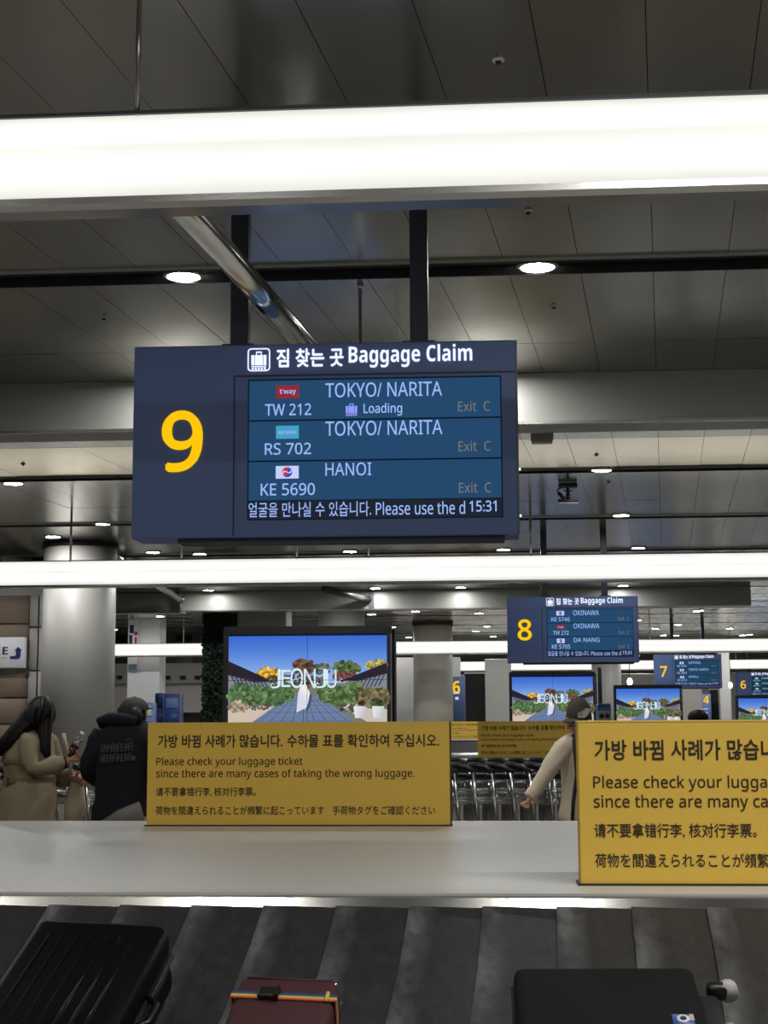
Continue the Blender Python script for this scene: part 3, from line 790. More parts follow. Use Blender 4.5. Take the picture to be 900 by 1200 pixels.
# ------------------------------------------------------------------ video walls
def video_picture():
    vs = []; fs = []; cs = []
    W, H = 2.29, 1.275
    def X(px): return (px-363)/190*W
    def Z(py): return (850-py)/107*H
    lay = [0]
    def poly(pts, cols):
        o = len(vs); lay[0] += 1; yy = -.012-.000007*lay[0]
        for (x, y_) in pts: vs.append((X(x), yy, Z(y_)))
        fs.append(tuple(range(o, o+len(pts))))
        if not isinstance(cols[0], (tuple, list)): cols = [cols]*len(pts)
        cs.extend(lin(c) for c in cols)
    N = 10
    for k in range(N):
        ya, yb = 743+k*60/N, 743+(k+1)*60/N
        f = lambda t: tuple(a+(b-a)*t for a, b in zip((58, 106, 206), (168, 200, 240)))
        poly([(268, ya), (458, ya), (458, yb), (268, yb)], [f((k/N)**1.2), f((k/N)**1.2), f(((k+1)/N)**1.2), f(((k+1)/N)**1.2)])
    poly([(268, 800), (458, 800), (458, 850), (268, 850)], (120, 122, 112))
    rnd = random.Random(3)
    def blob(cx, cy, rx, ry, c, n=26, s=.34):
        s *= .95
        for _ in range(n*3):
            a = rnd.uniform(0, 2*PI); q = math.sqrt(rnd.random())
            x, y_ = cx+rx*q*math.cos(a), cy+ry*q*math.sin(a); k = rnd.uniform(.62, 1.3)
            r = rnd.uniform(.6, 1.1)*s*min(rx, ry)
            poly([(x+r*math.cos(2*PI*i/7), y_+r*math.sin(2*PI*i/7)) for i in range(7)], tuple(min(255, v*k) for v in c))
    blob(358, 781, 13, 9, (112, 78, 66)); blob(380, 783, 12, 6, (98, 104, 74)); blob(409, 783, 16, 9, (86, 104, 62), 34); blob(408, 792, 14, 6, (118, 70, 62))
    blob(316, 788, 15, 7, (212, 164, 54), 30); blob(446, 779, 13, 6, (172, 158, 74)); blob(345, 798, 40, 8, (96, 84, 66), 40)
    # roofs and walls at both sides
    poly([(268, 788), (318, 799), (318, 815), (268, 822)], (128, 134, 146)); poly([(268, 773), (312, 793), (318, 798), (300, 799), (268, 790)], (42, 38, 48))
    poly([(458, 788), (408, 799), (408, 815), (458, 822)], (128, 136, 150)); poly([(458, 776), (414, 793), (402, 797), (424, 798), (458, 789)], (44, 38, 50))
    for k in range(9):
        poly([(270+5*k, 790+k*1.0), (272+5*k, 790+k), (280+5*k, 804+k*.6), (278+5*k, 804+k*.6)], (66, 68, 82)); poly([(456-5*k, 790+k), (454-5*k, 790+k), (447-5*k, 804+k*.6), (449-5*k, 804+k*.6)], (74, 76, 92))
    poly([(268, 832), (330, 822), (300, 850), (268, 850)], (206, 190, 172)); poly([(458, 832), (390, 820), (440, 850), (458, 850)], (198, 190, 180))
    poly([(340, 816), (376, 815), (424, 850), (292, 850)], [(116, 132, 166), (116, 132, 166), (104, 122, 160), (104, 122, 160)])
    for k in range(-4, 5): poly([(358+k*3.8, 816), (358.5+k*3.8, 816), (359+k*14.6, 850), (357.8+k*14.6, 850)], (74, 88, 122))
    for k in range(5):
        yk = 820+k*k*1.6; poly([(340-(yk-816)*1.35, yk), (378+(yk-816)*1.3, yk), (378+(yk-816)*1.3, yk+.5), (340-(yk-816)*1.35, yk+.5)], (78, 92, 126))
    for px, py, r in ((282, 812, 15), (300, 815, 16), (322, 816, 15), (338, 812, 8)): blob(px, py, r, 11, (88, 116, 76), 46, .3)
    blob(280, 828, 12, 7, (170, 150, 128), 14); blob(305, 828, 12, 5, (96, 92, 84), 14)
    for px, py, r in ((385, 812, 9), (402, 816, 13), (418, 811, 12), (436, 818, 14), (450, 818, 10)): blob(px, py, r, 11, (92, 118, 74) if px < 425 else (112, 104, 74), 46, .3)
    blob(412, 830, 13, 5, (84, 84, 74), 14); blob(446, 826, 7, 7, (64, 80, 52), 16)
    # white planters
    for cx in (425, 447): poly([(cx-7, 828), (cx+8, 828), (cx+5.5, 842), (cx-5, 842)], [(236, 236, 236), (200, 202, 206), (190, 192, 198), (226, 226, 228)])
    blob(428, 824, 4, 3, (30, 30, 30), 8)
    # walker in a long white dress, seen from behind
    poly([(356, 801), (361, 801), (366, 812), (365, 828), (350, 835), (352, 812)], [(250, 248, 244)]*3+[(216, 220, 232)]*3)
    poly([(366, 812), (369, 815), (367, 826), (364, 832), (360, 834), (364, 824)], (72, 84, 120))
    poly([(357, 797), (360.5, 797), (361, 802), (356.5, 802)], (42, 34, 34))
    for k in (353.5, 357, 361): poly([(k, 812), (k+.7, 812), (k+.2, 832), (k-.7, 832)], (206, 210, 224))
    me = bpy.data.meshes.new('picture'); me.from_pydata(vs, [], fs)
    a = me.color_attributes.new('paint', 'FLOAT_COLOR', 'POINT')
    for i, c in enumerate(cs): a.data[i].color = c
    me.materials.append(MATS['video_picture']); me.update()
    return me
PIC = video_picture()
VW = None
def video_wall(px, top_py, Y, wpx, rz, label, frame='frame_dark'):
    global VW
    s = wpx*Y/FOC/2.43
    p = P(px, top_py, Y)
    root = empty('video_screen', (p.x, Y, p.z-1.40*s), rz, label, 'screen', 'landscape video screens along the hall')
    W, H = 2.29, 1.275
    fr = MB()
    fr.box((0, .16, -.04), (2.43, .28, .08)).box((0, .16, 1.36), (2.43, .34, .11)).box((-1.18, .16, .65), (.085, .34, 1.42)).box((1.165, .16, .65), (.06, .34, 1.42)).box((0, .2, .65), (2.3, .2, 1.4))
    fr.build('frame', frame, root)
    MB().box((1.205, .2, .65), (.02, .34, 1.42)).build('edge_trim', 'chrome', root)
    MB().box((1.235, .34, .65), (.04, .5, 1.42)).build('side_cover', 'slot_black', root)
    put('picture', PIC, root)
    g = MB().box((0, -.038, H/2), (.006, .002, H)).box((0, -.038, H/2+.0), (W, .002, .006))
    g.build('screen_joint', 'frame_navy', root)
    bx = lambda x0, x1, ya, yb: ((x0-363)/190*W, (x1-363)/190*W, (850-yb)/107*H, (850-ya)/107*H)
    for i, (ch, x0, x1, ya, yb) in enumerate((('J', 321, 331, 783, 806), ('E', 332, 343, 784, 804.5), ('O', 343, 358, 782, 806), ('N', 359, 373, 783, 806), ('J', 375, 386, 783, 806), ('U', 386, 398, 784, 806))):
        text('title_letter', ch, bx(x0, x1, ya, yb), -.037, 'title_glow', root, bold=.0)
        if ch == 'J':
            c = bx(x0, x1, ya, yb); g = MB()
            pts = [(c[0]+.01+.035*math.cos(q)*(1-k*.06), -.037, c[2]+.045+.04*math.sin(q)*(1-k*.06)) for k, q in enumerate([PI*1.5-k*.5 for k in range(10)])]
            g.sweep(pts, .006, 5); g.build('title_swirl', 'title_glow', root)
    root.scale = (s, s, s)
    zb = (p.z-1.40*s)/s
    MB().box((0, .25, -zb/2-.04), (2.3, .4, zb-.08)).build('plinth', 'dark_grey', root)
    return root
video_wall(360.5, 735, 19.4, 198, R(1.0), 'biggest video screen with a blue sky picture, left of centre')
video_wall(647, 788, 42.0, 99, R(1), 'video screen partly behind the brown cap of the reaching person', 'frame_navy')
video_wall(759, 803, 48.3, 77, R(1.2), 'smaller video screen above the right notice board, below the seven', 'frame_navy')
video_wall(896, 815, 73.0, 64, R(2), 'smallest video screen, cut off by the right frame edge', 'frame_navy')

# ------------------------------------------------------------------ people
def skin_body(parent, J, Rd, E, root='pelvis', name='body', m='skin'):
    names = list(J); me = bpy.data.meshes.new(name)
    me.from_pydata([J[k] for k in names], [(names.index(a), names.index(b)) for a, b in E], [])
    o = bpy.data.objects.new(name, me); COL.objects.link(o)
    md = o.modifiers.new('Skin', 'SKIN'); md.use_smooth_shade = True
    sd = o.modifiers.new('Sub', 'SUBSURF'); sd.levels = 1; sd.render_levels = 1
    for i, k in enumerate(names):
        sv = me.skin_vertices[0].data[i]; r = Rd[k]; sv.radius = (r, r) if not isinstance(r, tuple) else r; sv.use_root = (k == root)
    bpy.context.view_layer.update()
    me2 = bpy.data.meshes.new_from_object(o.evaluated_get(bpy.context.evaluated_depsgraph_get()))
    bpy.data.objects.remove(o); me2.name = name
    me2.materials.clear(); me2.materials.append(MATS[m])
    me2.polygons.foreach_set('use_smooth', [True]*len(me2.polygons))
    return put(name, me2, parent)
def figure(root, head, lean, sh, arms, hipz=.88, face=(1, 0), curl=(0, 0, -1)):
    """head: centre; lean: pelvis xy; sh: (right shoulder, left shoulder); arms: ((elbow, wrist, hand dir) x 2)"""
    fx, fy = face; rx_, ry_ = fy, -fx        # right-hand side of the figure
    J = {}; Rd = {}; E = []
    H = Vector(head); px, py = lean
    J['pelvis'] = Vector((px, py, hipz)); Rd['pelvis'] = (.15, .12)
    mid = (Vector(sh[0])+Vector(sh[1]))/2
    J['belly'] = J['pelvis'].lerp(mid, .4); Rd['belly'] = (.13, .11)
    J['chest'] = J['pelvis'].lerp(mid, .8); Rd['chest'] = (.15, .12)
    J['collar'] = mid; Rd['collar'] = .07
    J['neck'] = mid.lerp(H, .45); Rd['neck'] = .052
    J['jaw'] = H+Vector((fx*.01, fy*.01, -.055)); Rd['jaw'] = .07
    J['skull'] = H+Vector((0, 0, .03)); Rd['skull'] = (.088, .095)
    J['crown'] = H+Vector((0, 0, .085)); Rd['crown'] = .06
    J['nose'] = H+Vector((fx*.10, fy*.10, -.015)); Rd['nose'] = .014
    E += [('pelvis', 'belly'), ('belly', 'chest'), ('chest', 'collar'), ('collar', 'neck'), ('neck', 'jaw'), ('jaw', 'skull'), ('skull', 'crown'), ('skull', 'nose')]
    for i, (side, sg) in enumerate((('r', 1), ('l', -1))):
        el, wr, hd = arms[i]
        J[side+'sh'] = Vector(sh[i]); Rd[side+'sh'] = .06; J[side+'el'] = Vector(el); Rd[side+'el'] = .042
        J[side+'wr'] = Vector(wr); Rd[side+'wr'] = .029
        d = Vector(hd).normalized(); c = Vector(curl); s = d.cross(c)
        if s.length < .05: s = Vector((0, 1, 0))
        s.normalize(); pm = s.cross(d).normalized()
        J[side+'pl'] = J[side+'wr']+d*.05; Rd[side+'pl'] = (.036, .02)
        E += [('collar', side+'sh'), (side+'sh', side+'el'), (side+'el', side+'wr'), (side+'wr', side+'pl')]
        for k, (off, ln) in enumerate(((-.03, .8), (-.010, 1.0), (.011, .95), (.03, .74))):
            a = J[side+'wr']+d*.095+s*off; b = a+(d*.7-pm*.6)*.038*ln; e = b+(d*.1-pm*.9)*.034*ln
            for nm, q, r in (('a', a, .0105), ('b', b, .0095), ('c', e, .008)):
                J[side+'f%d%s' % (k, nm)] = q; Rd[side+'f%d%s' % (k, nm)] = r
            E += [(side+'pl', side+'f%da' % k), (side+'f%da' % k, side+'f%db' % k), (side+'f%db' % k, side+'f%dc' % k)]
        a = J[side+'wr']+d*.035+s*.04-pm*.012; b = a+d*.035+s*.012-pm*.03
        J[side+'ta'] = a; Rd[side+'ta'] = .013; J[side+'tb'] = b; Rd[side+'tb'] = .0105
        E += [(side+'pl', side+'ta'), (side+'ta', side+'tb')]
        hip = J['pelvis']+Vector((rx_*sg*.09, ry_*sg*.09, -.05))
        kn = Vector((hip.x+fx*.02, hip.y+fy*.02, .47)); an = Vector((hip.x, hip.y, .08)); to = an+Vector((fx*.15, fy*.15, -.05))
        for nm, q, r in (('hip', hip, .085), ('kn', kn, .055), ('an', an, .038), ('to', to, .03)):
            J[side+nm] = q; Rd[side+nm] = r
        E += [('pelvis', side+'hip'), (side+'hip', side+'kn'), (side+'kn', side+'an'), (side+'an', side+'to')]
    b = skin_body(root, J, Rd, E)
    # eyes, mouth, ears
    eye = MB()
    for sg in (-1, 1): eye.ball((H.x+fx*.078+rx_*sg*.032, H.y+fy*.078+ry_*sg*.032, H.z+.005), (.012, .012, .009), 8, 6)
    eye.build('eye_pair', 'panel_white', root)
    ear = MB()
    for sg in (-1, 1): ear.ball((H.x+rx_*sg*.088, H.y+ry_*sg*.088, H.z-.01), (.016, .016, .032), 8, 6)
    ear.build('ear_pair', 'skin', root)
    MB().ball((H.x+fx*.085, H.y+fy*.085, H.z-.06), (.016, .016, .006), 8, 6).build('mouth', 'print_red', root)
    return J
def trousers(root, J, m, shoe='shoe_black'):
    mb = MB(); sh = MB()
    for s in 'rl':
        mb.sweep([J['pelvis']+Vector((0, 0, .06)), J[s+'hip'], J[s+'kn'], J[s+'an']], [.125, .11, .085, .075], 12)
        sh.sweep([J[s+'an']-(J[s+'to']-J[s+'an'])*.35+Vector((0, 0, -.04)), J[s+'an']+Vector((0, 0, -.03)), J[s+'to']], [.04, .05, .042], 10)
    mb.build('trousers', m, root); sh.build('shoes', shoe, root)

def wrinkle(o, amp=.012, scale=8.0, cuts=1):
    """finer mesh with folds pushed in along the normals"""
    me = o.data; bm = bmesh.new(); bm.from_mesh(me)
    bmesh.ops.subdivide_edges(bm, edges=bm.edges[:], cuts=cuts, smooth=.6, use_grid_fill=True)
    bm.normal_update()
    for v in bm.verts:
        c = v.co; k = noise.noise(Vector((c.x*scale, c.y*scale, c.z*scale*1.7)))+.5*noise.noise(Vector((c.x*scale*2.3, c.y*scale*2.3, c.z*scale*3.5)))
        v.co = c+v.normal*k*amp
    for f in bm.faces: f.smooth = True
    bm.to_mesh(me); bm.free(); me.update()
    return o
# woman in the trench coat; local x = across, y = away, origin on the floor
def loc_of(px, Y, px0): return (px-px0)*Y/FOC
Yw = 10.9
ow = P(40, 846, Yw)
wz = lambda py: EYE+(847.5-py)*Yw/FOC
wx = lambda px: (px-40)*Yw/FOC
wm = empty('person', (ow.x, Yw, 0), 0, 'person with long dark hair in a belted beige trench coat holding a bottle', 'person')
sR, sL = (wx(44), -.15, wz(864)), (wx(38), .17, wz(862))
Jw = figure(wm, (wx(47), .02, wz(834)), (wx(36), .02), (sR, sL), (((wx(52), -.2, wz(897)), (wx(85), -.16, wz(893)), (.9, .05, .45)), ((wx(58), .24, wz(905)), (wx(82), .1, wz(912)), (.9, -.2, -.2))), face=(.93, .37), curl=(0, 1, -.2))
trousers(wm, Jw, 'trousers_dark')
ct = MB()
ct.rings([(wx(43), .01, wz(853), .05, .06), (wx(41), .01, wz(856), .085, .13), (wx(38), .01, wz(861), .125, .19), (wx(35), .01, wz(873), .165, .215), (wx(34), .01, wz(888), .185, .22), (wx(36), .01, wz(902), .18, .20),
          (wx(38), .01, wz(913), .168, .19), (wx(36), .01, wz(922), .185, .21), (wx(35), .01, wz(945), .20, .24), (wx(35), .01, wz(965), .215, .26), (wx(35), .01, .55, .24, .29)], 20)
ct.sweep([sR, (wx(46), -.20, wz(880)), (wx(52), -.23, wz(898)), (wx(66), -.21, wz(897)), (wx(84), -.165, wz(893))], [.07, .072, .062, .056, .05], 12)
ct.sweep([sL, (wx(50), .25, wz(885)), (wx(58), .24, wz(906)), (wx(80), .1, wz(912))], [.075, .08, .07, .055], 12)
wrinkle(ct.build('trench_coat', 'coat_beige', wm), .016, 9)
bl = MB(); bl.rings([(wx(37.5), .01, wz(916), .178, .2), (wx(38), .01, wz(910), .176, .198)], 20, cap=False); bl.rbox((wx(15), -.135, wz(914)), (.03, .05, .055), .006)
bl.build('coat_belt', 'coat_trim', wm)
MB().sweep([(wx(30), -.13, wz(857)), (wx(45), -.2, wz(860))], .016, 6, squash=.5).rings([(wx(34), .01, wz(893), .19, .226), (wx(34), .01, wz(889), .19, .226)], 20, cap=False).build('coat_flap', 'coat_trim', wm)
MB().sweep([(wx(84), -.165, wz(893)), (wx(88.5), -.162, wz(892))], [.046, .044], 10).build('cuff', 'shirt_dark', wm)
hr = MB(); rnd = random.Random(21)
hr.ball((wx(48), .0, wz(835)), (.108, .112, .122), 14, 10)
def lock(path, n, wid, r):
    """many tapering strands along one path of (px, y, py) points; wid is the spread at each point"""
    for _ in range(n):
        a, b = rnd.uniform(-1, 1), rnd.uniform(-1, 1); cut = rnd.uniform(.86, 1.05); pts = []; q = len(path)
        for k, ((px, y_, py), w_) in enumerate(zip(path, wid)):
            pts.append((wx(px)+a*w_+rnd.uniform(-.006, .006), y_+b*w_*.55-.02*(1-abs(a)), wz(py if k < q-1 else path[-2][2]+(py-path[-2][2])*cut)+a*w_*.35))
        hr.sweep(pts, [r*(.8 if k == 0 else 1.0 if k < q-1 else .35) for k in range(q)], 6)
lock([(50, -.01, 820), (44, -.05, 832), (35, -.10, 848), (23, -.13, 864), (14, -.13, 876), (9, -.12, 884)], 46, (.03, .085, .10, .085, .06, .04), .021)
lock([(51, -.02, 820), (56, -.07, 834), (59, -.12, 850), (61, -.16, 864), (64, -.18, 878), (67, -.185, 889)], 30, (.03, .065, .05, .035, .022, .012), .016)
lock([(50, -.03, 819), (52, -.10, 830), (50, -.125, 842), (49, -.12, 853)], 30, (.04, .09, .08, .05), .018)
lock([(49, .0, 819), (46, .05, 832), (38, .08, 850), (26, .06, 868), (16, .02, 880)], 20, (.03, .07, .07, .05, .03), .02)
hr.build('hair', 'hair_dark', wm)
# bottle in her hand
hand = Vector((ow.x+wx(92.5), Yw-.15, wz(882)))
bt = empty('drink_bottle', hand, 0, 'dark drink bottle with a clear top held up by the trench coat person', 'bottle'); bt.rotation_euler = (0, R(28), 0)
MB().rings([(0, 0, -.07, .026, .026), (0, 0, .0, .03, .03), (0, 0, .07, .031, .031)], 12).build('label_sleeve', 'drink_dark', bt)
MB().rings([(0, 0, .07, .031, .031), (0, 0, .12, .028, .028), (0, 0, .145, .014, .014)], 12).build('shoulder', 'bottle_clear', bt)
MB().rings([(0, 0, .145, .016, .016), (0, 0, .165, .016, .016)], 10).build('cap', 'panel_white', bt)
# shoulder tote of hers and suitcase with pulled-out handle
tt = empty('tote_bag', (ow.x+wx(80), Yw+.12, 0), 0, 'pale cloth tote bag hanging beside the trench coat', 'bag')
tx = lambda px: (px-80)*Yw/FOC
MB().sweep([(tx(70), 0, wz(862)), (tx(75), -.02, wz(875)), (tx(80), -.03, wz(892)), (tx(82), -.03, wz(912))], .013, 6, squash=.4).sweep([(tx(66), .05, wz(862)), (tx(70), .05, wz(862))], .02, 6).build('strap', 'tote_cloth', tt)
MB().rings([(tx(84), .0, wz(968), .06, .05), (tx(86), 0, wz(945), .08, .06), (tx(88), 0, wz(918), .05, .035), (tx(87), 0, wz(905), .035, .025)], 12).build('pouch', 'tote_cloth', tt)
sc_ = empty('upright_suitcase', (ow.x+wx(78), Yw+.42, 0), 0, 'suitcase with long handle standing right of the trench coat', 'suitcase')
cx0 = 0
MB().rbox((0, 0, .42), (.36, .26, .66), .05, 3).build('shell', 'suitcase_beige', sc_)
for s in (-1, 1): MB().sweep([(s*.11, .06, .74), (s*.11, .06, 1.10)], .010, 6).build('handle_rod', 'steel', sc_)
MB().rbox((0, .06, 1.115), (.27, .04, .045), .012, 2).build('handle_grip', 'black_plastic', sc_)
for a in (-1, 1):
    for b in (-1, 1): MB().sweep([(a*.13-.015, b*.09, .045), (a*.13+.015, b*.09, .045)], .045, 10).build('wheel', 'black_plastic', sc_)

# person in the dark hoodie, seen from behind
Yh = 10.7
oh = P(143, 846, Yh)
hx = lambda px: (px-143)*Yh/FOC
hz = lambda py: EYE+(847.5-py)*Yh/FOC
hm = empty('person', (oh.x, Yh, 0), 0, 'person in a dark hooded top and brown cap, back turned', 'person')
sL, sR = (hx(123), .0, hz(858)), (hx(176), -.02, hz(860))
Jh = figure(hm, (hx(155), .05, hz(836)), (hx(143), .0), (sR, sL), (((hx(186), -.02, hz(905)), (hx(182), .16, hz(928)), (-.3, .9, -.1)), ((hx(105), .03, hz(900)), (hx(112), .22, hz(913)), (.4, .9, .0))), face=(.2, .98), curl=(0, 0, -1))
trousers(hm, Jh, 'trousers_grey')
MB().rings([(hx(146), 0, .74, .225, .155), (hx(145), 0, .86, .21, .15)], 16).sweep([(hx(120), -.15, hz(969)), (hx(150), -.165, hz(956)), (hx(174), -.15, hz(950))], [.03, .06, .08], 8).build('trouser_seat', 'trousers_grey', hm)
hd = MB()
hd.rings([(hx(152), .02, hz(844), .10, .10), (hx(150), .01, hz(849), .15, .125), (hx(148), 0, hz(857), .19, .14), (hx(147), -.0, hz(868), .205, .155), (hx(146), 0, hz(890), .195, .16), (hx(144), 0, hz(915), .18, .155), (hx(144), 0, hz(935), .185, .16), (hx(142), 0, hz(958), .20, .17), (hx(143), 0, hz(966), .20, .17)], 20)
hd.sweep([sL, (hx(114), .0, hz(880)), (hx(105), .03, hz(900)), (hx(106), .13, hz(908)), (hx(111), .21, hz(912))], [.08, .085, .078, .07, .055], 12)
hd.sweep([sR, (hx(184), .0, hz(882)), (hx(186), -.02, hz(905)), (hx(182), .15, hz(927))], [.08, .082, .07, .055], 12)
wrinkle(hd.build('hooded_top', 'hoodie_navy', hm), .010, 8)
MB().sweep([(hx(119), .02, hz(851)), (hx(122), -.05, hz(845)), (hx(133), -.09, hz(842)), (hx(148), -.11, hz(843)), (hx(164), -.09, hz(845))], [.03, .05, .055, .06, .05], 10, squash=.75).build('hood', 'hoodie_navy', hm)
pr = MB(); rnd = random.Random(5)
def on_back(px, py):
    x = hx(px); u = max(-.99, min(.99, (x-hx(146))/.2)); return (x, -.160*math.sqrt(1-u*u)-.018, hz(py))
for row, (ya, yb) in enumerate(((872.5, 881.5), (884, 893))):
    x = 125.0
    while x < 160:
        wl = rnd.uniform(3.2, 4.6); tilt = -(x-125)*.075
        for (a, b, c, d) in ((0, 0, 0, 1), (wl-.9, 0, wl-.9, 1), (0, rnd.choice((0, 1)), wl-.9, rnd.choice((0, 1, .5))), (0, .5, wl-.9, .5)):
            q = [on_back(x+a, ya+(yb-ya)*b+tilt), on_back(x+c, ya+(yb-ya)*d+tilt)]
            if (Vector(q[0])-Vector(q[1])).length > .002: pr.sweep(q, .0035, 4, smooth=False)
        x += wl+.3
pr.sweep([on_back(156, 869), on_back(157, 866.5), on_back(159.5, 866.5), on_back(161, 869)], .004, 4)
q = on_back(163.3, 888); pr.ball(q, (.016, .006, .018), 10, 6)
pr.build('back_print', 'hoodie_print', hm)
MB().ball((hx(155), .04, hz(836.5)), (.098, .108, .105), 14, 10).sweep([(hx(156), -.05, hz(832)), (hx(160), -.06, hz(842)), (hx(163), -.06, hz(852))], [.06, .065, .035], 10).sweep([(hx(148), -.04, hz(834)), (hx(144), -.05, hz(842))], [.06, .04], 10).build('hair', 'hair_dark', hm)
cp = MB(); rs = []
for k in range(8):
    q = PI/2*k/7; rs.append((hx(155.5), .04, hz(831)+.085*math.sin(q), max(.001, .103*math.cos(q)), max(.001, .113*math.cos(q))))
cp.rings(rs, 16); cp.rings([(hx(155.5), .04, hz(832.5), .105, .115), (hx(155.5), .04, hz(829), .105, .115)], 16, cap=False)
cp.rbox((hx(158), .18, hz(830)), (.15, .14, .012), .006, 1)
cp.build('cap', 'cap_brown', hm)
MB().ball((hx(155.5), .04, hz(817)), (.012, .012, .006), 8, 4).build('cap_button', 'cap_brown', hm)

# person reaching for the trolleys
Yc = 13.7
oc = P(676, 846, Yc)
gx = lambda px: (px-676)*Yc/FOC
gz = lambda py: EYE+(845-py)*Yc/FOC
gm = empty('person', (oc.x, Yc, 0), 0, 'person in a brown cap and cream jacket reaching down to the trolleys', 'person')
sR, sL = (gx(661), -.08, gz(873)), (gx(694), .06, gz(872))
Jg = figure(gm, (gx(675), .0, gz(843)), (gx(680), .03), (sR, sL), (((gx(640), -.16, gz(902)), (gx(622), -.2, gz(929)), (-.55, -.2, -.8)), ((gx(706), .1, gz(905)), (gx(700), -.06, gz(930)), (-.3, -.8, -.2))), face=(-.75, -.66), curl=(.3, .9, 0))
trousers(gm, Jg, 'trousers_dark')
jk = MB()
jk.rings([(gx(678), 0, gz(862), .06, .07), (gx(678), .0, gz(866), .12, .11), (gx(678), 0, gz(873), .17, .14), (gx(680), .01, gz(890), .19, .15), (gx(682), .02, gz(915), .19, .15), (gx(682), .02, gz(940), .20, .16), (gx(682), .02, gz(965), .21, .17)], 18)
jk.sweep([(gx(676), -.02, gz(867)), (gx(668), -.06, gz(869)), (gx(659), -.09, gz(876)), (gx(650), -.125, gz(888)), (gx(640), -.16, gz(902)), (gx(631), -.185, gz(916)), (gx(622), -.2, gz(928)), (gx(619.5), -.205, gz(931))], [.05, .075, .085, .078, .07, .064, .056, .05], 12)
jk.sweep([sL, (gx(704), .1, gz(890)), (gx(706), .1, gz(906)), (gx(700), -.06, gz(928))], [.085, .08, .066, .052], 12)
wrinkle(jk.build('jacket', 'jacket_cream', gm), .013, 11)
MB().sweep([(gx(671), -.13, gz(866)), (gx(673), -.155, gz(885)), (gx(674), -.15, gz(905)), (gx(669), -.16, gz(935)), (gx(667), -.17, gz(960))], [.016, .02, .018, .016, .014], 6).build('jacket_opening', 'shirt_dark', gm)
MB().sweep([(gx(672), -.10, gz(860)), (gx(676), -.13, gz(868)), (gx(679), -.15, gz(882))], [.03, .035, .02], 8).build('shirt_collar', 'shirt_dark', gm)
MB().ball((gx(677), .02, gz(845)), (.095, .1, .11), 12, 8).build('hair', 'hair_dark', gm)
hc = MB(); rs = []
for k in range(8):
    q = PI/2*k/7; rs.append((gx(678.5), 0, gz(844)+.20*math.sin(q), max(.001, .115*math.cos(q)**.8), max(.001, .122*math.cos(q)**.8)))
hc.rings(rs, 16)
hc.sweep([(gx(672), -.07, gz(843)), (gx(667), -.12, gz(845.5)), (gx(664), -.17, gz(847))], [.09, .075, .03], 10, squash=.22)
hc.build('cap', 'cap_brown', gm)
pt = MB(); pt.add([(gx(676), -.122, gz(841)), (gx(684), -.118, gz(841.5)), (gx(688), -.10, gz(838)), (gx(692), -.075, gz(832)), (gx(686), -.085, gz(830)), (gx(682), -.11, gz(833)), (gx(677), -.115, gz(836))], [tuple(range(7))])
pt.v += [Vector((v.x, v.y-.006, v.z)) for v in pt.v]; pt.f += [tuple(range(13, 6, -1))]+[(k, (k+1) % 7, 7+(k+1) % 7, 7+k) for k in range(7)]; pt.sm += [False]*8
pt.build('cap_patch', 'cap_patch', gm)

# far person of whom only the top of the head shows over the right notice board
Yf = 30.0
of = P(818, 838, Yf)
fm = empty('person', (of.x, Yf, 0), 0, 'dark-haired person far away, only the head top showing above the right notice', 'person')
hh = of.z-.06
Jf = figure(fm, (0, 0, hh), (0, 0), ((.19, 0, hh-.27), (-.19, 0, hh-.27)), (((.24, 0, hh-.55), (.22, -.1, hh-.78), (0, -.3, -1)), ((-.24, 0, hh-.55), (-.22, -.1, hh-.78), (0, -.3, -1))), face=(0, -1), curl=(0, -1, 0))
trousers(fm, Jf, 'trousers_dark')
MB().ball((0, .015, hh+.02), (.2, .17, .145), 14, 10).build('hair', 'hair_dark', fm)
MB().rings([(0, 0, hh-.2, .09, .08), (0, 0, hh-.27, .2, .12), (0, 0, hh-.5, .21, .14), (0, 0, hh-.85, .22, .15)], 16).build('jacket', 'hoodie_navy', fm)

# ------------------------------------------------------------------ luggage trolleys
def trolley():
    root = empty('luggage_trolley', (0, 0, 0), 0, 'x', 'trolley', 'nested luggage trolleys')
    # local: +x is forward, handle at x=0, y across
    for s in (-1, 1):
        MB().sweep([(-.02, s*.25, 1.04), (.02, s*.25, .6), (.08, s*.25, .16), (.75, s*.2, .13)], .017, 6).build('side_tube', 'chrome', root)
    MB().sweep([(.0, -.26, 1.03), (-.06, -.2, 1.075), (-.09, -.08, 1.09), (-.09, .08, 1.09), (-.06, .2, 1.075), (.0, .26, 1.03)], [.022, .03, .034, .034, .03, .022], 8).build('handle_bar', 'black_plastic', root)
    MB().rbox((.0, 0, .99), (.1, .3, .05), .015, 2).build('brake_housing', 'black_plastic', root)
    bp = MB()
    for k in range(6): bp.rbox((.07, -.2+.08*k, .45), (.02, .05, .56), .006, 1)
    bp.rbox((.07, 0, .72), (.03, .44, .03), .006, 1).build('back_panel', 'cart_panel', root)
    bk = MB()
    for z in (.78, .86): bk.sweep([(.02, -.22, z), (.2, -.2, z), (.2, .2, z), (.02, .22, z)], .008, 5)
    for k in range(5): bk.sweep([(.03, -.18+.09*k, .75), (.2, -.18+.09*k, .77), (.2, -.18+.09*k, .87)], .005, 4)
    bk.rbox((.11, 0, .745), (.2, .42, .02), .004, 1)
    bk.build('basket', 'steel', root)
    MB().rbox((.42, 0, .16), (.66, .4, .02), .006, 1).build('platform', 'cart_panel', root)
    for x, yy in ((.1, -.24), (.1, .24), (.72, 0)):
        MB().sweep([(x, yy-.02, .075), (x, yy+.02, .075)], .075, 12).build('wheel', 'rubber_skirt', root)
    MB().sweep([(.72, 0, .1), (.72, 0, .16)], .02, 6).build('fork', 'steel', root)
    return root
tro = trolley(); ft = True
ANG = R(28)
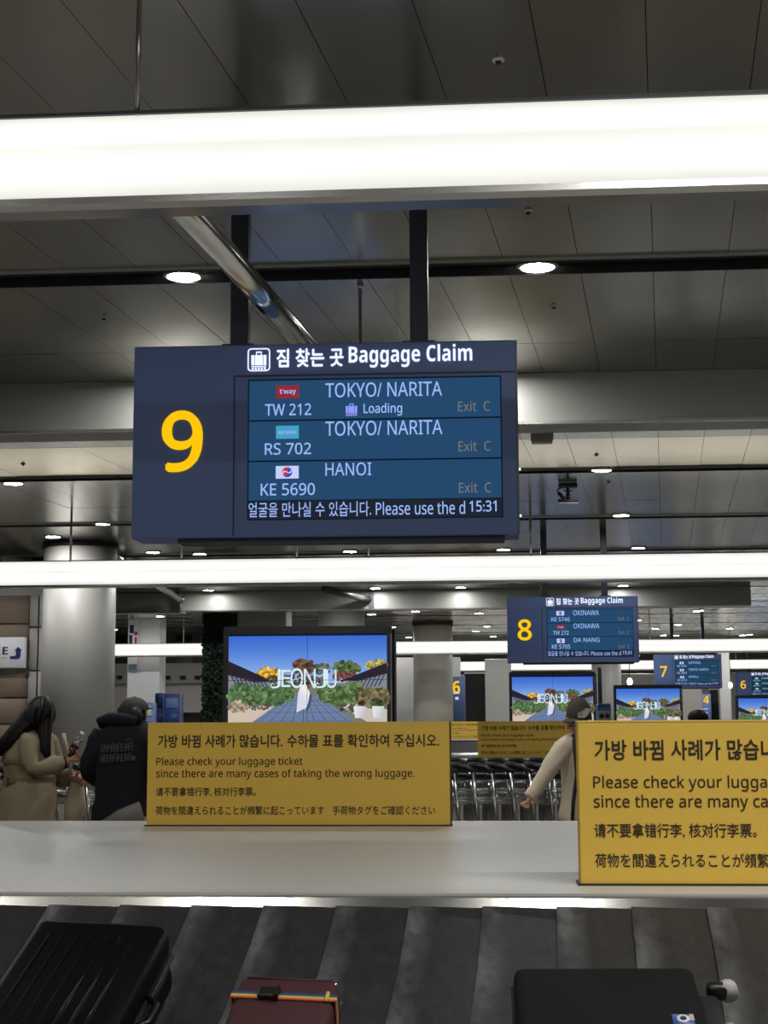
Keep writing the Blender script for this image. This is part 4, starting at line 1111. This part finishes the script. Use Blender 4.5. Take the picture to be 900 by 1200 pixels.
def place_trolley(x, yy, label, rz=ANG):
    global ft
    if ft: ft = False; tro.location = (x, yy, 0); tro.rotation_euler = (0, 0, rz); tro['label'] = label
    else: dup(tro, (x, yy, 0), rz, label)
x0 = P(524, 905, 15.0).x
for k in range(11):
    place_trolley(x0+k*.2*math.cos(ANG)*.98, 14.6+k*.27*math.sin(ANG)*.0+.012*k, ORD[k]+' luggage trolley from the left in the front row by the middle yellow notice', R(25))
x0 = P(516, 900, 16.6).x
for k in range(10):
    place_trolley(x0+k*.22, 16.6+.01*k, ORD[k]+' luggage trolley from the left in the rear row by the middle yellow notice', R(25))
for px, lb in ((-6, 'luggage trolley at the left frame edge behind the trench coat'), (8, 'luggage trolley just left of the trench coat back'), (118, 'luggage trolley between the trench coat and the dark hooded top'), (100, 'luggage trolley partly behind the beige suitcase')):
    place_trolley(P(px, 905, 14.6).x, 14.6, lb, R(20))

# ------------------------------------------------------------------ luggage on the belt
def belt_hit(px, py, t):
    o = Vector((0, RIMY, .857))+NRM*t; d = ray(px, py); k = (o-CAM).dot(NRM)/d.dot(NRM); return CAM+d*k
def belt_frame(name, px, py, t, label, cat, yaw=0.0):
    """empty on the belt under the point seen at px, py at height t above it; local x along the belt, y up the slope, z off the belt"""
    p = belt_hit(px, py, t)-NRM*t
    root = empty(name, (0, 0, 0), 0, label, cat)
    B = Matrix(((1, 0, 0), (0, math.cos(SLOPE), -math.sin(SLOPE)), (0, math.sin(SLOPE), math.cos(SLOPE)))).to_4x4() @ Matrix.Rotation(yaw, 4, 'Z')
    root.matrix_world = Matrix.Translation(p+NRM*.012) @ B
    return root
T = .25
sb = belt_frame('black_suitcase', 122, 1079, T, 'glossy black hard suitcase lying on the belt at left', 'suitcase', R(-4.5))
Wd, Ln = .44, .66
MB().rbox((0, -Ln/2, T*.27+.0), (Wd, Ln, T*.5), .045, 4).build('lower_shell', 'gloss_black', sb)
MB().rbox((0, -Ln/2, T*.755), (Wd, Ln, T*.49), .045, 4).build('upper_shell', 'gloss_black', sb)
MB().rbox((0, -Ln/2, T*.515), (Wd+.006, Ln+.006, .022), .008, 1).build('zip_line', 'zipper', sb)
for k in range(7):
    MB().rbox((-.135+.045*k, -Ln/2-.02, T+.0), (.012, Ln-.17, .005), .0024, 2).build('rib', 'rib_black' if k > 3 else 'gloss_black', sb)
MB().sweep([(Wd/2-.005, -.26, T*.55), (Wd/2+.03, -.29, T*.55), (Wd/2+.03, -.38, T*.55), (Wd/2-.005, -.41, T*.55)], .011, 6).build('side_handle', 'black_plastic', sb)
for sx_ in (-1, 1):
    MB().sweep([(sx_*.15, .0, .06), (sx_*.15, .012, .06)], .03, 10).build('wheel', 'black_plastic', sb)
T2 = .19
rb = belt_frame('red_suitcase', 341, 1149, T2, 'small dark red bag with a rainbow strap at the bottom edge', 'suitcase', R(-3.5))
Wd, Ln = .30, .42
MB().rbox((0, -Ln/2, T2/2), (Wd, Ln, T2), .022, 3).build('body', 'bag_red', rb)
MB().rbox((0, -Ln/2, T2*.6), (Wd+.006, Ln+.006, .016), .006, 1).build('zip_line', 'zipper', rb)
MB().sweep([(-Wd/2+.02, -.012, T2-.002), (Wd/2-.02, -.012, T2-.002)], .005, 6).build('piping', 'bag_red', rb)
st = empty('luggage_strap', (0, 0, 0)); st.parent = rb
for k, m in enumerate(('strap_blue', 'strap_green', 'strap_yellow', 'strap_orange')):
    yy = -.095-.0085*k; r = .0
    zz = T2+.004
    MB().box((0, yy, zz), (Wd+.012, .0084, .004)).box((-Wd/2-.006, yy, T2/2), (.004, .0084, T2+.01)).box((Wd/2+.006, yy, T2/2), (.004, .0084, T2+.01)).build('stripe', m, st)
MB().rbox((-.045, -.107, T2+.012), (.062, .046, .018), .006, 2).box((-.02, -.107, T2+.014), (.012, .05, .02)).build('buckle', 'black_plastic', st)
MB().rbox((.128, -.107, T2+.008), (.012, .046, .012), .004, 1).build('slider', 'strap_yellow', st)
MB().ball((Wd/2-.012, -.02, T2-.01), (.009, .009, .009), 8, 6).build('corner_stud', 'steel', rb)
T3 = .24
gb = belt_frame('grey_suitcase', 706, 1134, T3, 'dark grey fabric suitcase lying on the belt at right', 'suitcase', R(1.2))
Wd, Ln = .535, .40
MB().rbox((0, -Ln/2, T3*.36), (Wd, Ln, T3*.7), .03, 3).build('body', 'bag_grey', gb)
MB().rbox((-.0, -Ln/2-.0, T3*.84), (Wd-.01, Ln-.008, T3*.32), .028, 3).build('front_pocket', 'bag_grey', gb)
MB().rbox((0, -Ln/2, T3*.69), (Wd+.006, Ln+.006, .016), .006, 1).build('zip_line', 'bag_trim', gb)
MB().rbox((Wd/2+.03, -.22, T3*.36), (.075, .37, T3*.66), .02, 2).build('base_plate', 'bag_trim', gb)
for yy, z in ((-.015, T3*.66), (-.34, T3*.55), (-.055, .04), (-.34, .04)):
    MB().rbox((Wd/2+.065, yy, z), (.06, .04, .05), .012, 2).build('wheel_fork', 'black_plastic', gb)
    w_ = MB().sweep([(Wd/2+.098, yy-.016, z), (Wd/2+.098, yy+.016, z)], [.0, .0] if 0 else .030, 14).build('wheel', 'wheel_grey', gb)
MB().sweep([(-Wd/2+.005, -.15, T3*.5), (-Wd/2-.022, -.17, T3*.5), (-Wd/2-.022, -.28, T3*.5), (-Wd/2+.005, -.3, T3*.5)], .011, 6).build('top_handle', 'bag_trim', gb)
bd = empty('badge', (.195, -.285, T3+.002)); bd.parent = gb
MB().rbox((0, 0, 0), (.06, .05, .004), .002, 1).build('plate', 'kiosk_blue', bd)
MB().rings([(0, 0, .002, .018, .018), (0, 0, .004, .018, .018)], 14).build('roundel', 'panel_white', bd)
MB().rings([(0, 0, .004, .009, .009), (0, 0, .006, .009, .009)], 10).build('roundel_centre', 'black_plastic', bd)
MB().box((.024, .004, .003), (.012, .03, .003)).build('badge_stripe', 'cap_patch', bd)

# ------------------------------------------------------------------ pipes, ceiling fittings
def pipe(a, b, r, label):
    o = MB().sweep([a, b], r, 24).build('steel_pipe', 'chrome'); tag(o, label, 'pipe')
    d = (Vector(b)-Vector(a)).normalized()
    for t in (.97,):
        c = Vector(a).lerp(Vector(b), t); MB().sweep([c-d*.02, c+d*.02], r+.012, 24).build('clamp_ring', 'steel', o)
        MB().sweep([c+Vector((0, 0, r)), Vector((c.x, c.y, ZC+.01))], .012, 6).build('hanger', 'steel', o)
    return o
zp = EYE+2.6
a = PZ(197, 222, zp); b = PZ(352, 397, zp)
a = b+(a-b)*1.06; b2 = b+(b-a).normalized()*4.6
pipe(a, b2, .075, 'shiny steel pipe slanting behind the number 9 board')
pipe(P(128, 648, 30.0), P(213, 704, 40.8), .09, 'pale steel pipe running from the big column to the far bulkhead')
pipe(P(-40, 655, 27.5), P(62, 660, 33), .08, 'grey pipe left of the big column under the ceiling')
rd = MB().sweep([P(422, 327, 12.0), (P(422, 327, 12.0).x, 12.0, 3.0)], .014, 8).build('hanging_rod', 'steel'); tag(rd, 'thin steel rod hanging from the slot behind the number 9 board', 'rod')
MB().rings([(0, 0, 0, .026, .026), (0, 0, .03, .026, .026)], 12).build('rod_plate', 'steel', rd).location = (P(422, 327, 12.0).x, 12.0, ZC-.03)

def sensor(px, py, label):
    p = PZ(px, py, ZC-.02)
    r = empty('smoke_detector', (p.x, p.y, ZC), 0, label, 'detector', 'small ceiling detectors')
    r.scale = (.62,)*3
    MB().rings([(0, 0, .02, .055, .055), (0, 0, -.012, .055, .055), (0, 0, -.02, .045, .045)], 14).build('base', 'camera_white', r)
    MB().rings([(0, 0, -.02, .03, .03), (0, 0, -.045, .02, .02)], 12).build('sensor_head', 'camera_black', r)
for px, py, lb in ((584, 74, 'small detector on the dark ceiling above the nearest light bar'), (619, 250, 'small detector on the ceiling just below the nearest light bar'),
                   (122, 374, 'small detector on the beige panels at left'), (649, 361, 'small detector on the beige panels right of the number 9 board'),
                   (699, 534, 'small detector on the bright panels right of the number 9 board'), (713, 566, 'small detector right of the hanging camera'), (27, 545, 'small detector on the bright panels at the left edge')):
    sensor(px, py, lb)
# hanging surveillance camera
p = P(665, 556, 22.6)
cr = empty('surveillance_camera', (p.x, 22.6, ZC), 0, 'black hanging camera unit under the ceiling right of the number 9 board', 'camera')
q = 22.6/FOC
MB().rbox((0, 0, -.05), (22*q, .22, .06), .01, 1).build('ceiling_box', 'dark_grey', cr)
MB().sweep([(0, 0, -.06), (0, 0, -.22)], .022, 8).build('stem', 'camera_black', cr)
MB().rbox((.0, 0, -.13), (10*q, .06, .02), .006, 1).build('cross_arm', 'camera_black', cr)
MB().rings([(0, 0, -.26, .035, .035), (0, 0, -.16, .028, .028)], 10).build('joint', 'camera_black', cr)
MB().rbox((0, -.02, -.28), (24*q, .12, .045), .012, 2).build('camera_bar', 'camera_black', cr)
MB().rbox((.01, -.02, -.315), (22*q, .1, .02), .004, 1).build('lens_strip', 'camera_white', cr)
MB().sweep([(-.14, 0, -.15), (-.06, -.02, -.25)], .028, 8).build('side_camera', 'camera_black', cr)
MB().sweep([(-.06, 0, -.06), (-.17, 0, -.12), (-.14, 0, -.15)], .012, 6).build('cable', 'dark_grey', cr)
p = P(635, 507, 18.4)
wb = empty('junction_box', (p.x, 18.4, ZC), 0, 'small grey box on the ceiling just right of the number 9 board', 'ceiling box')
MB().rbox((0, 0, -.07), (.27, .2, .12), .01, 1).build('case', 'wall_panel', wb)
MB().rbox((0, 0, -.145), (.25, .18, .04), .01, 1).build('lower_cover', 'camera_white', wb)

# ------------------------------------------------------------------ left background things
p = P(8, 765, 31.9)
wi = empty('wall_sign', (P(28.3, 765, 31.9).x, 32.0, 0), 0, 'white wall sign with blue letters and a turning arrow', 'sign')
z0, z1 = P(10, 783, 32).z, P(10, 747, 32).z; q = 32/FOC
MB().rbox((-.75, 0, (z0+z1)/2), (1.5, .16, z1-z0), .01, 1).build('panel', 'panel_white', wi)
lx = lambda px: (px-28.3)*q
lz = lambda py: EYE+(848-py)*q
text('lettering', 'EE', (lx(-7.5), lx(8.3), lz(766.5), lz(757.5)), -.085, 'print_navy', wi, bold=.03)
text('lettering', 'FREE', (lx(-7), lx(7.5), lz(771.5), lz(769.5)), -.085, 'print_pink', wi)
ar = MB()
pl = [(11.2, 768.5), (17, 768.5), (18, 767.3), (18, 762), (16, 762), (21, 757.5), (25.5, 762), (23.8, 762), (23.8, 768.5), (22, 771.8), (11.2, 771.8)]
ar.prism([(lx(a), lz(b)) for a, b in pl], -.09, -.08); ar.build('turn_arrow', 'print_navy', wi)
# poster on the white pillar
pp = empty('hanging_poster', (P(149, 846, 52.5).x, 52.6, 0), 0, 'tall poster with pink lettering on the white pillar', 'poster')
q = 52.5/FOC
ax = lambda px: (px-149)*q
az = lambda py: EYE+(847.5-py)*q
MB().box((ax(154), 0, (az(719)+az(785))/2), (ax(159.5)-ax(148.5), .06, az(719)-az(785))).build('sheet', 'panel_white', pp)
text('lettering', 'USE', (ax(150), ax(159), az(727), az(719.5)), -.035, 'print_pink', pp, bold=.02)
MB().rings([(ax(152), -.035, az(741), .07, .004), (ax(152), -.035, az(732), .07, .004)], 10).box((ax(151), -.034, az(749)), (.12, .01, .3)).box((ax(145.5)+.2, -.034, az(740)), (.12, .01, .1)).build('blue_print', 'print_navy', pp)
MB().rings([(ax(157), -.035, az(744), .06, .004), (ax(157), -.035, az(740), .06, .004)], 10).box((ax(157), -.034, az(751)), (.08, .01, .26)).build('red_print', 'print_red', pp)
MB().box((ax(154), -.034, az(782)), (ax(159)-ax(149), .01, .22)).build('footer_print', 'print_teal', pp)

# green wall
gw = empty('green_wall', (P(253, 846, 42).x, 42.3, 0), 0, 'tall dark green plant wall left of the biggest video screen', 'plant wall')
ww = P(274, 846, 42).x-P(237, 846, 42).x
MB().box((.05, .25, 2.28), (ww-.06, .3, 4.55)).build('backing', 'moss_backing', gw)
rnd = random.Random(11)
for m in ('leaf_dark', 'leaf_mid'):
    lf = MB()
    for _ in range(2600):
        c = Vector((rnd.uniform(-ww/2, ww/2), rnd.uniform(-.08, .12), rnd.uniform(.05, 4.55)))
        n_ = Vector((rnd.uniform(-1, 1), rnd.uniform(-1.2, -.2), rnd.uniform(-.4, 1))).normalized(); u_ = n_.orthogonal().normalized(); v_ = n_.cross(u_)
        a_ = rnd.uniform(0, 6.3); d_ = u_*math.cos(a_)+v_*math.sin(a_); e_ = n_.cross(d_); s_ = rnd.uniform(.05, .11)
        lf.add([c-d_*s_, c+e_*s_*.5, c+d_*s_, c-e_*s_*.5], [(0, 1, 2, 3)])
    me = bpy.data.meshes.new('foliage'); me.from_pydata(lf.v, [], lf.f); me.materials.append(MATS[m]); me.update()
    put('foliage', me, gw)['kind'] = 'stuff'

# blue kiosks
def kiosk(px0, px1, top, Y, label, m, m2):
    xa, xb = P(px0, 846, Y).x, P(px1, 846, Y).x; h = EYE+(847-top)*Y/FOC
    r = empty('information_kiosk', ((xa+xb)/2, Y, 0), 0, label, 'kiosk')
    W_ = xb-xa
    MB().rbox((0, .25, h/2), (W_, .5, h), .03, 2).build('cabinet', m, r)
    for k in range(3):
        MB().rbox((W_*.03, -.01, h*(.9-.17*k)), (W_*.8, .03, h*.11), .01, 1).build('panel_print', m2 if k != 1 else 'kiosk_blue', r)
    return r, W_, h
kiosk(181, 191, 812, 36, 'narrow blue kiosk left of the wider one near the green wall', 'kiosk_blue', 'print_navy')
kiosk(191.5, 210, 813, 35.5, 'wide blue kiosk with light panels near the green wall', 'kiosk_blue', 'kiosk_light')
kiosk(167, 178, 823, 34, 'pale blue stand behind the dark hooded person', 'kiosk_light', 'panel_white')
r, W_, h = kiosk(700.5, 716.5, 827, 30, 'blue and grey machine with two round dials right of the cap', 'kiosk_blue', 'sign_blue')
MB().box((0, -.02, h-.26), (W_*.96, .03, .24)).build('dial_plate', 'wall_panel', r)
for s in (-1, 1): MB().sweep([(s*.055, -.03, h-.24), (s*.055, -.05, h-.24)], .045, 14).build('dial', 'camera_black', r)

# totems with numbers
def totem(num, px0, px1, top, Y, dig, label):
    xa, xb = P(px0, 846, Y).x, P(px1, 846, Y).x; h = EYE+(846-top)*Y/FOC
    r = empty('number_totem', ((xa+xb)/2, Y, 0), 0, label, 'sign'); q = Y/FOC
    MB().rbox((0, .15, h/2), (xb-xa, .3, h), .01, 1).build('slab', 'sign_blue', r)
    c = (px0+px1)/2
    text('number', num, ((dig[0]-c)*q, (dig[1]-c)*q, EYE+(846-dig[3])*q, EYE+(846-dig[2])*q), -.006, 'digit_yellow', r, bold=.03, res=4)
    MB().rings([((-.05), -.004, h-.85, .06, .004), ((-.05), -.004, h-.75, .06, .004)], 10).box((-.1, -.004, h-.62), (.3, .006, .03)).build('symbol', 'logo_white', r)
    return r
totem('6', 529.5, 545, 794, 57.2, (531, 539.5, 799, 814), 'blue totem with a yellow 6 beside the far middle column')
totem('4', 824, 834, 816, 66, (825, 831.5, 818, 827), 'tiny blue totem with a yellow 4 far right')
# dark doorways
for n_, (px0, px1, top, Y) in enumerate(((546, 570, 791, 60.0), (833, 847, 811, 66.5))):
    xa, xb = P(px0, 846, Y).x, P(px1, 846, Y).x; h = EYE+(846-top)*Y/FOC
    d = struct('door_%d' % (n_+1), MB().box(((xa+xb)/2, Y+.2, h/2), (xb-xa, .2, h)), 'dark_void')
    MB().box(((xa+xb)/2, Y+.08, h+.03), (xb-xa+.1, .1, .06)).build('door_header', 'steel', d)
    MB().box((xa-.02, Y+.08, h/2), (.05, .1, h)).build('door_jamb', 'frame_dark', d)
po = MB().rbox((P(704, 846, 41.0).x, 41.0, 1.45), (.1, .1, 2.9), .01, 1).build('dark_post', 'post_navy'); tag(po, 'dark post standing behind the blue machine with dials', 'post')
# small hanging lamps far right
for px, py, Y, lb in ((738, 799, 50, 'small white hanging lamp above the video screen below number 7'), (856, 803, 64, 'small white hanging lamp right of the number 7 board')):
    p = P(px, py, Y); r = empty('pendant_lamp', (p.x, Y, p.z), 0, lb, 'lamp')
    MB().ball((0, 0, 0), (.09, .09, .13), 12, 8).build('globe', 'lamp_glow', r)
    MB().sweep([(0, 0, .1), (0, 0, ZC-p.z)], .012, 6).build('cord', 'camera_black', r)
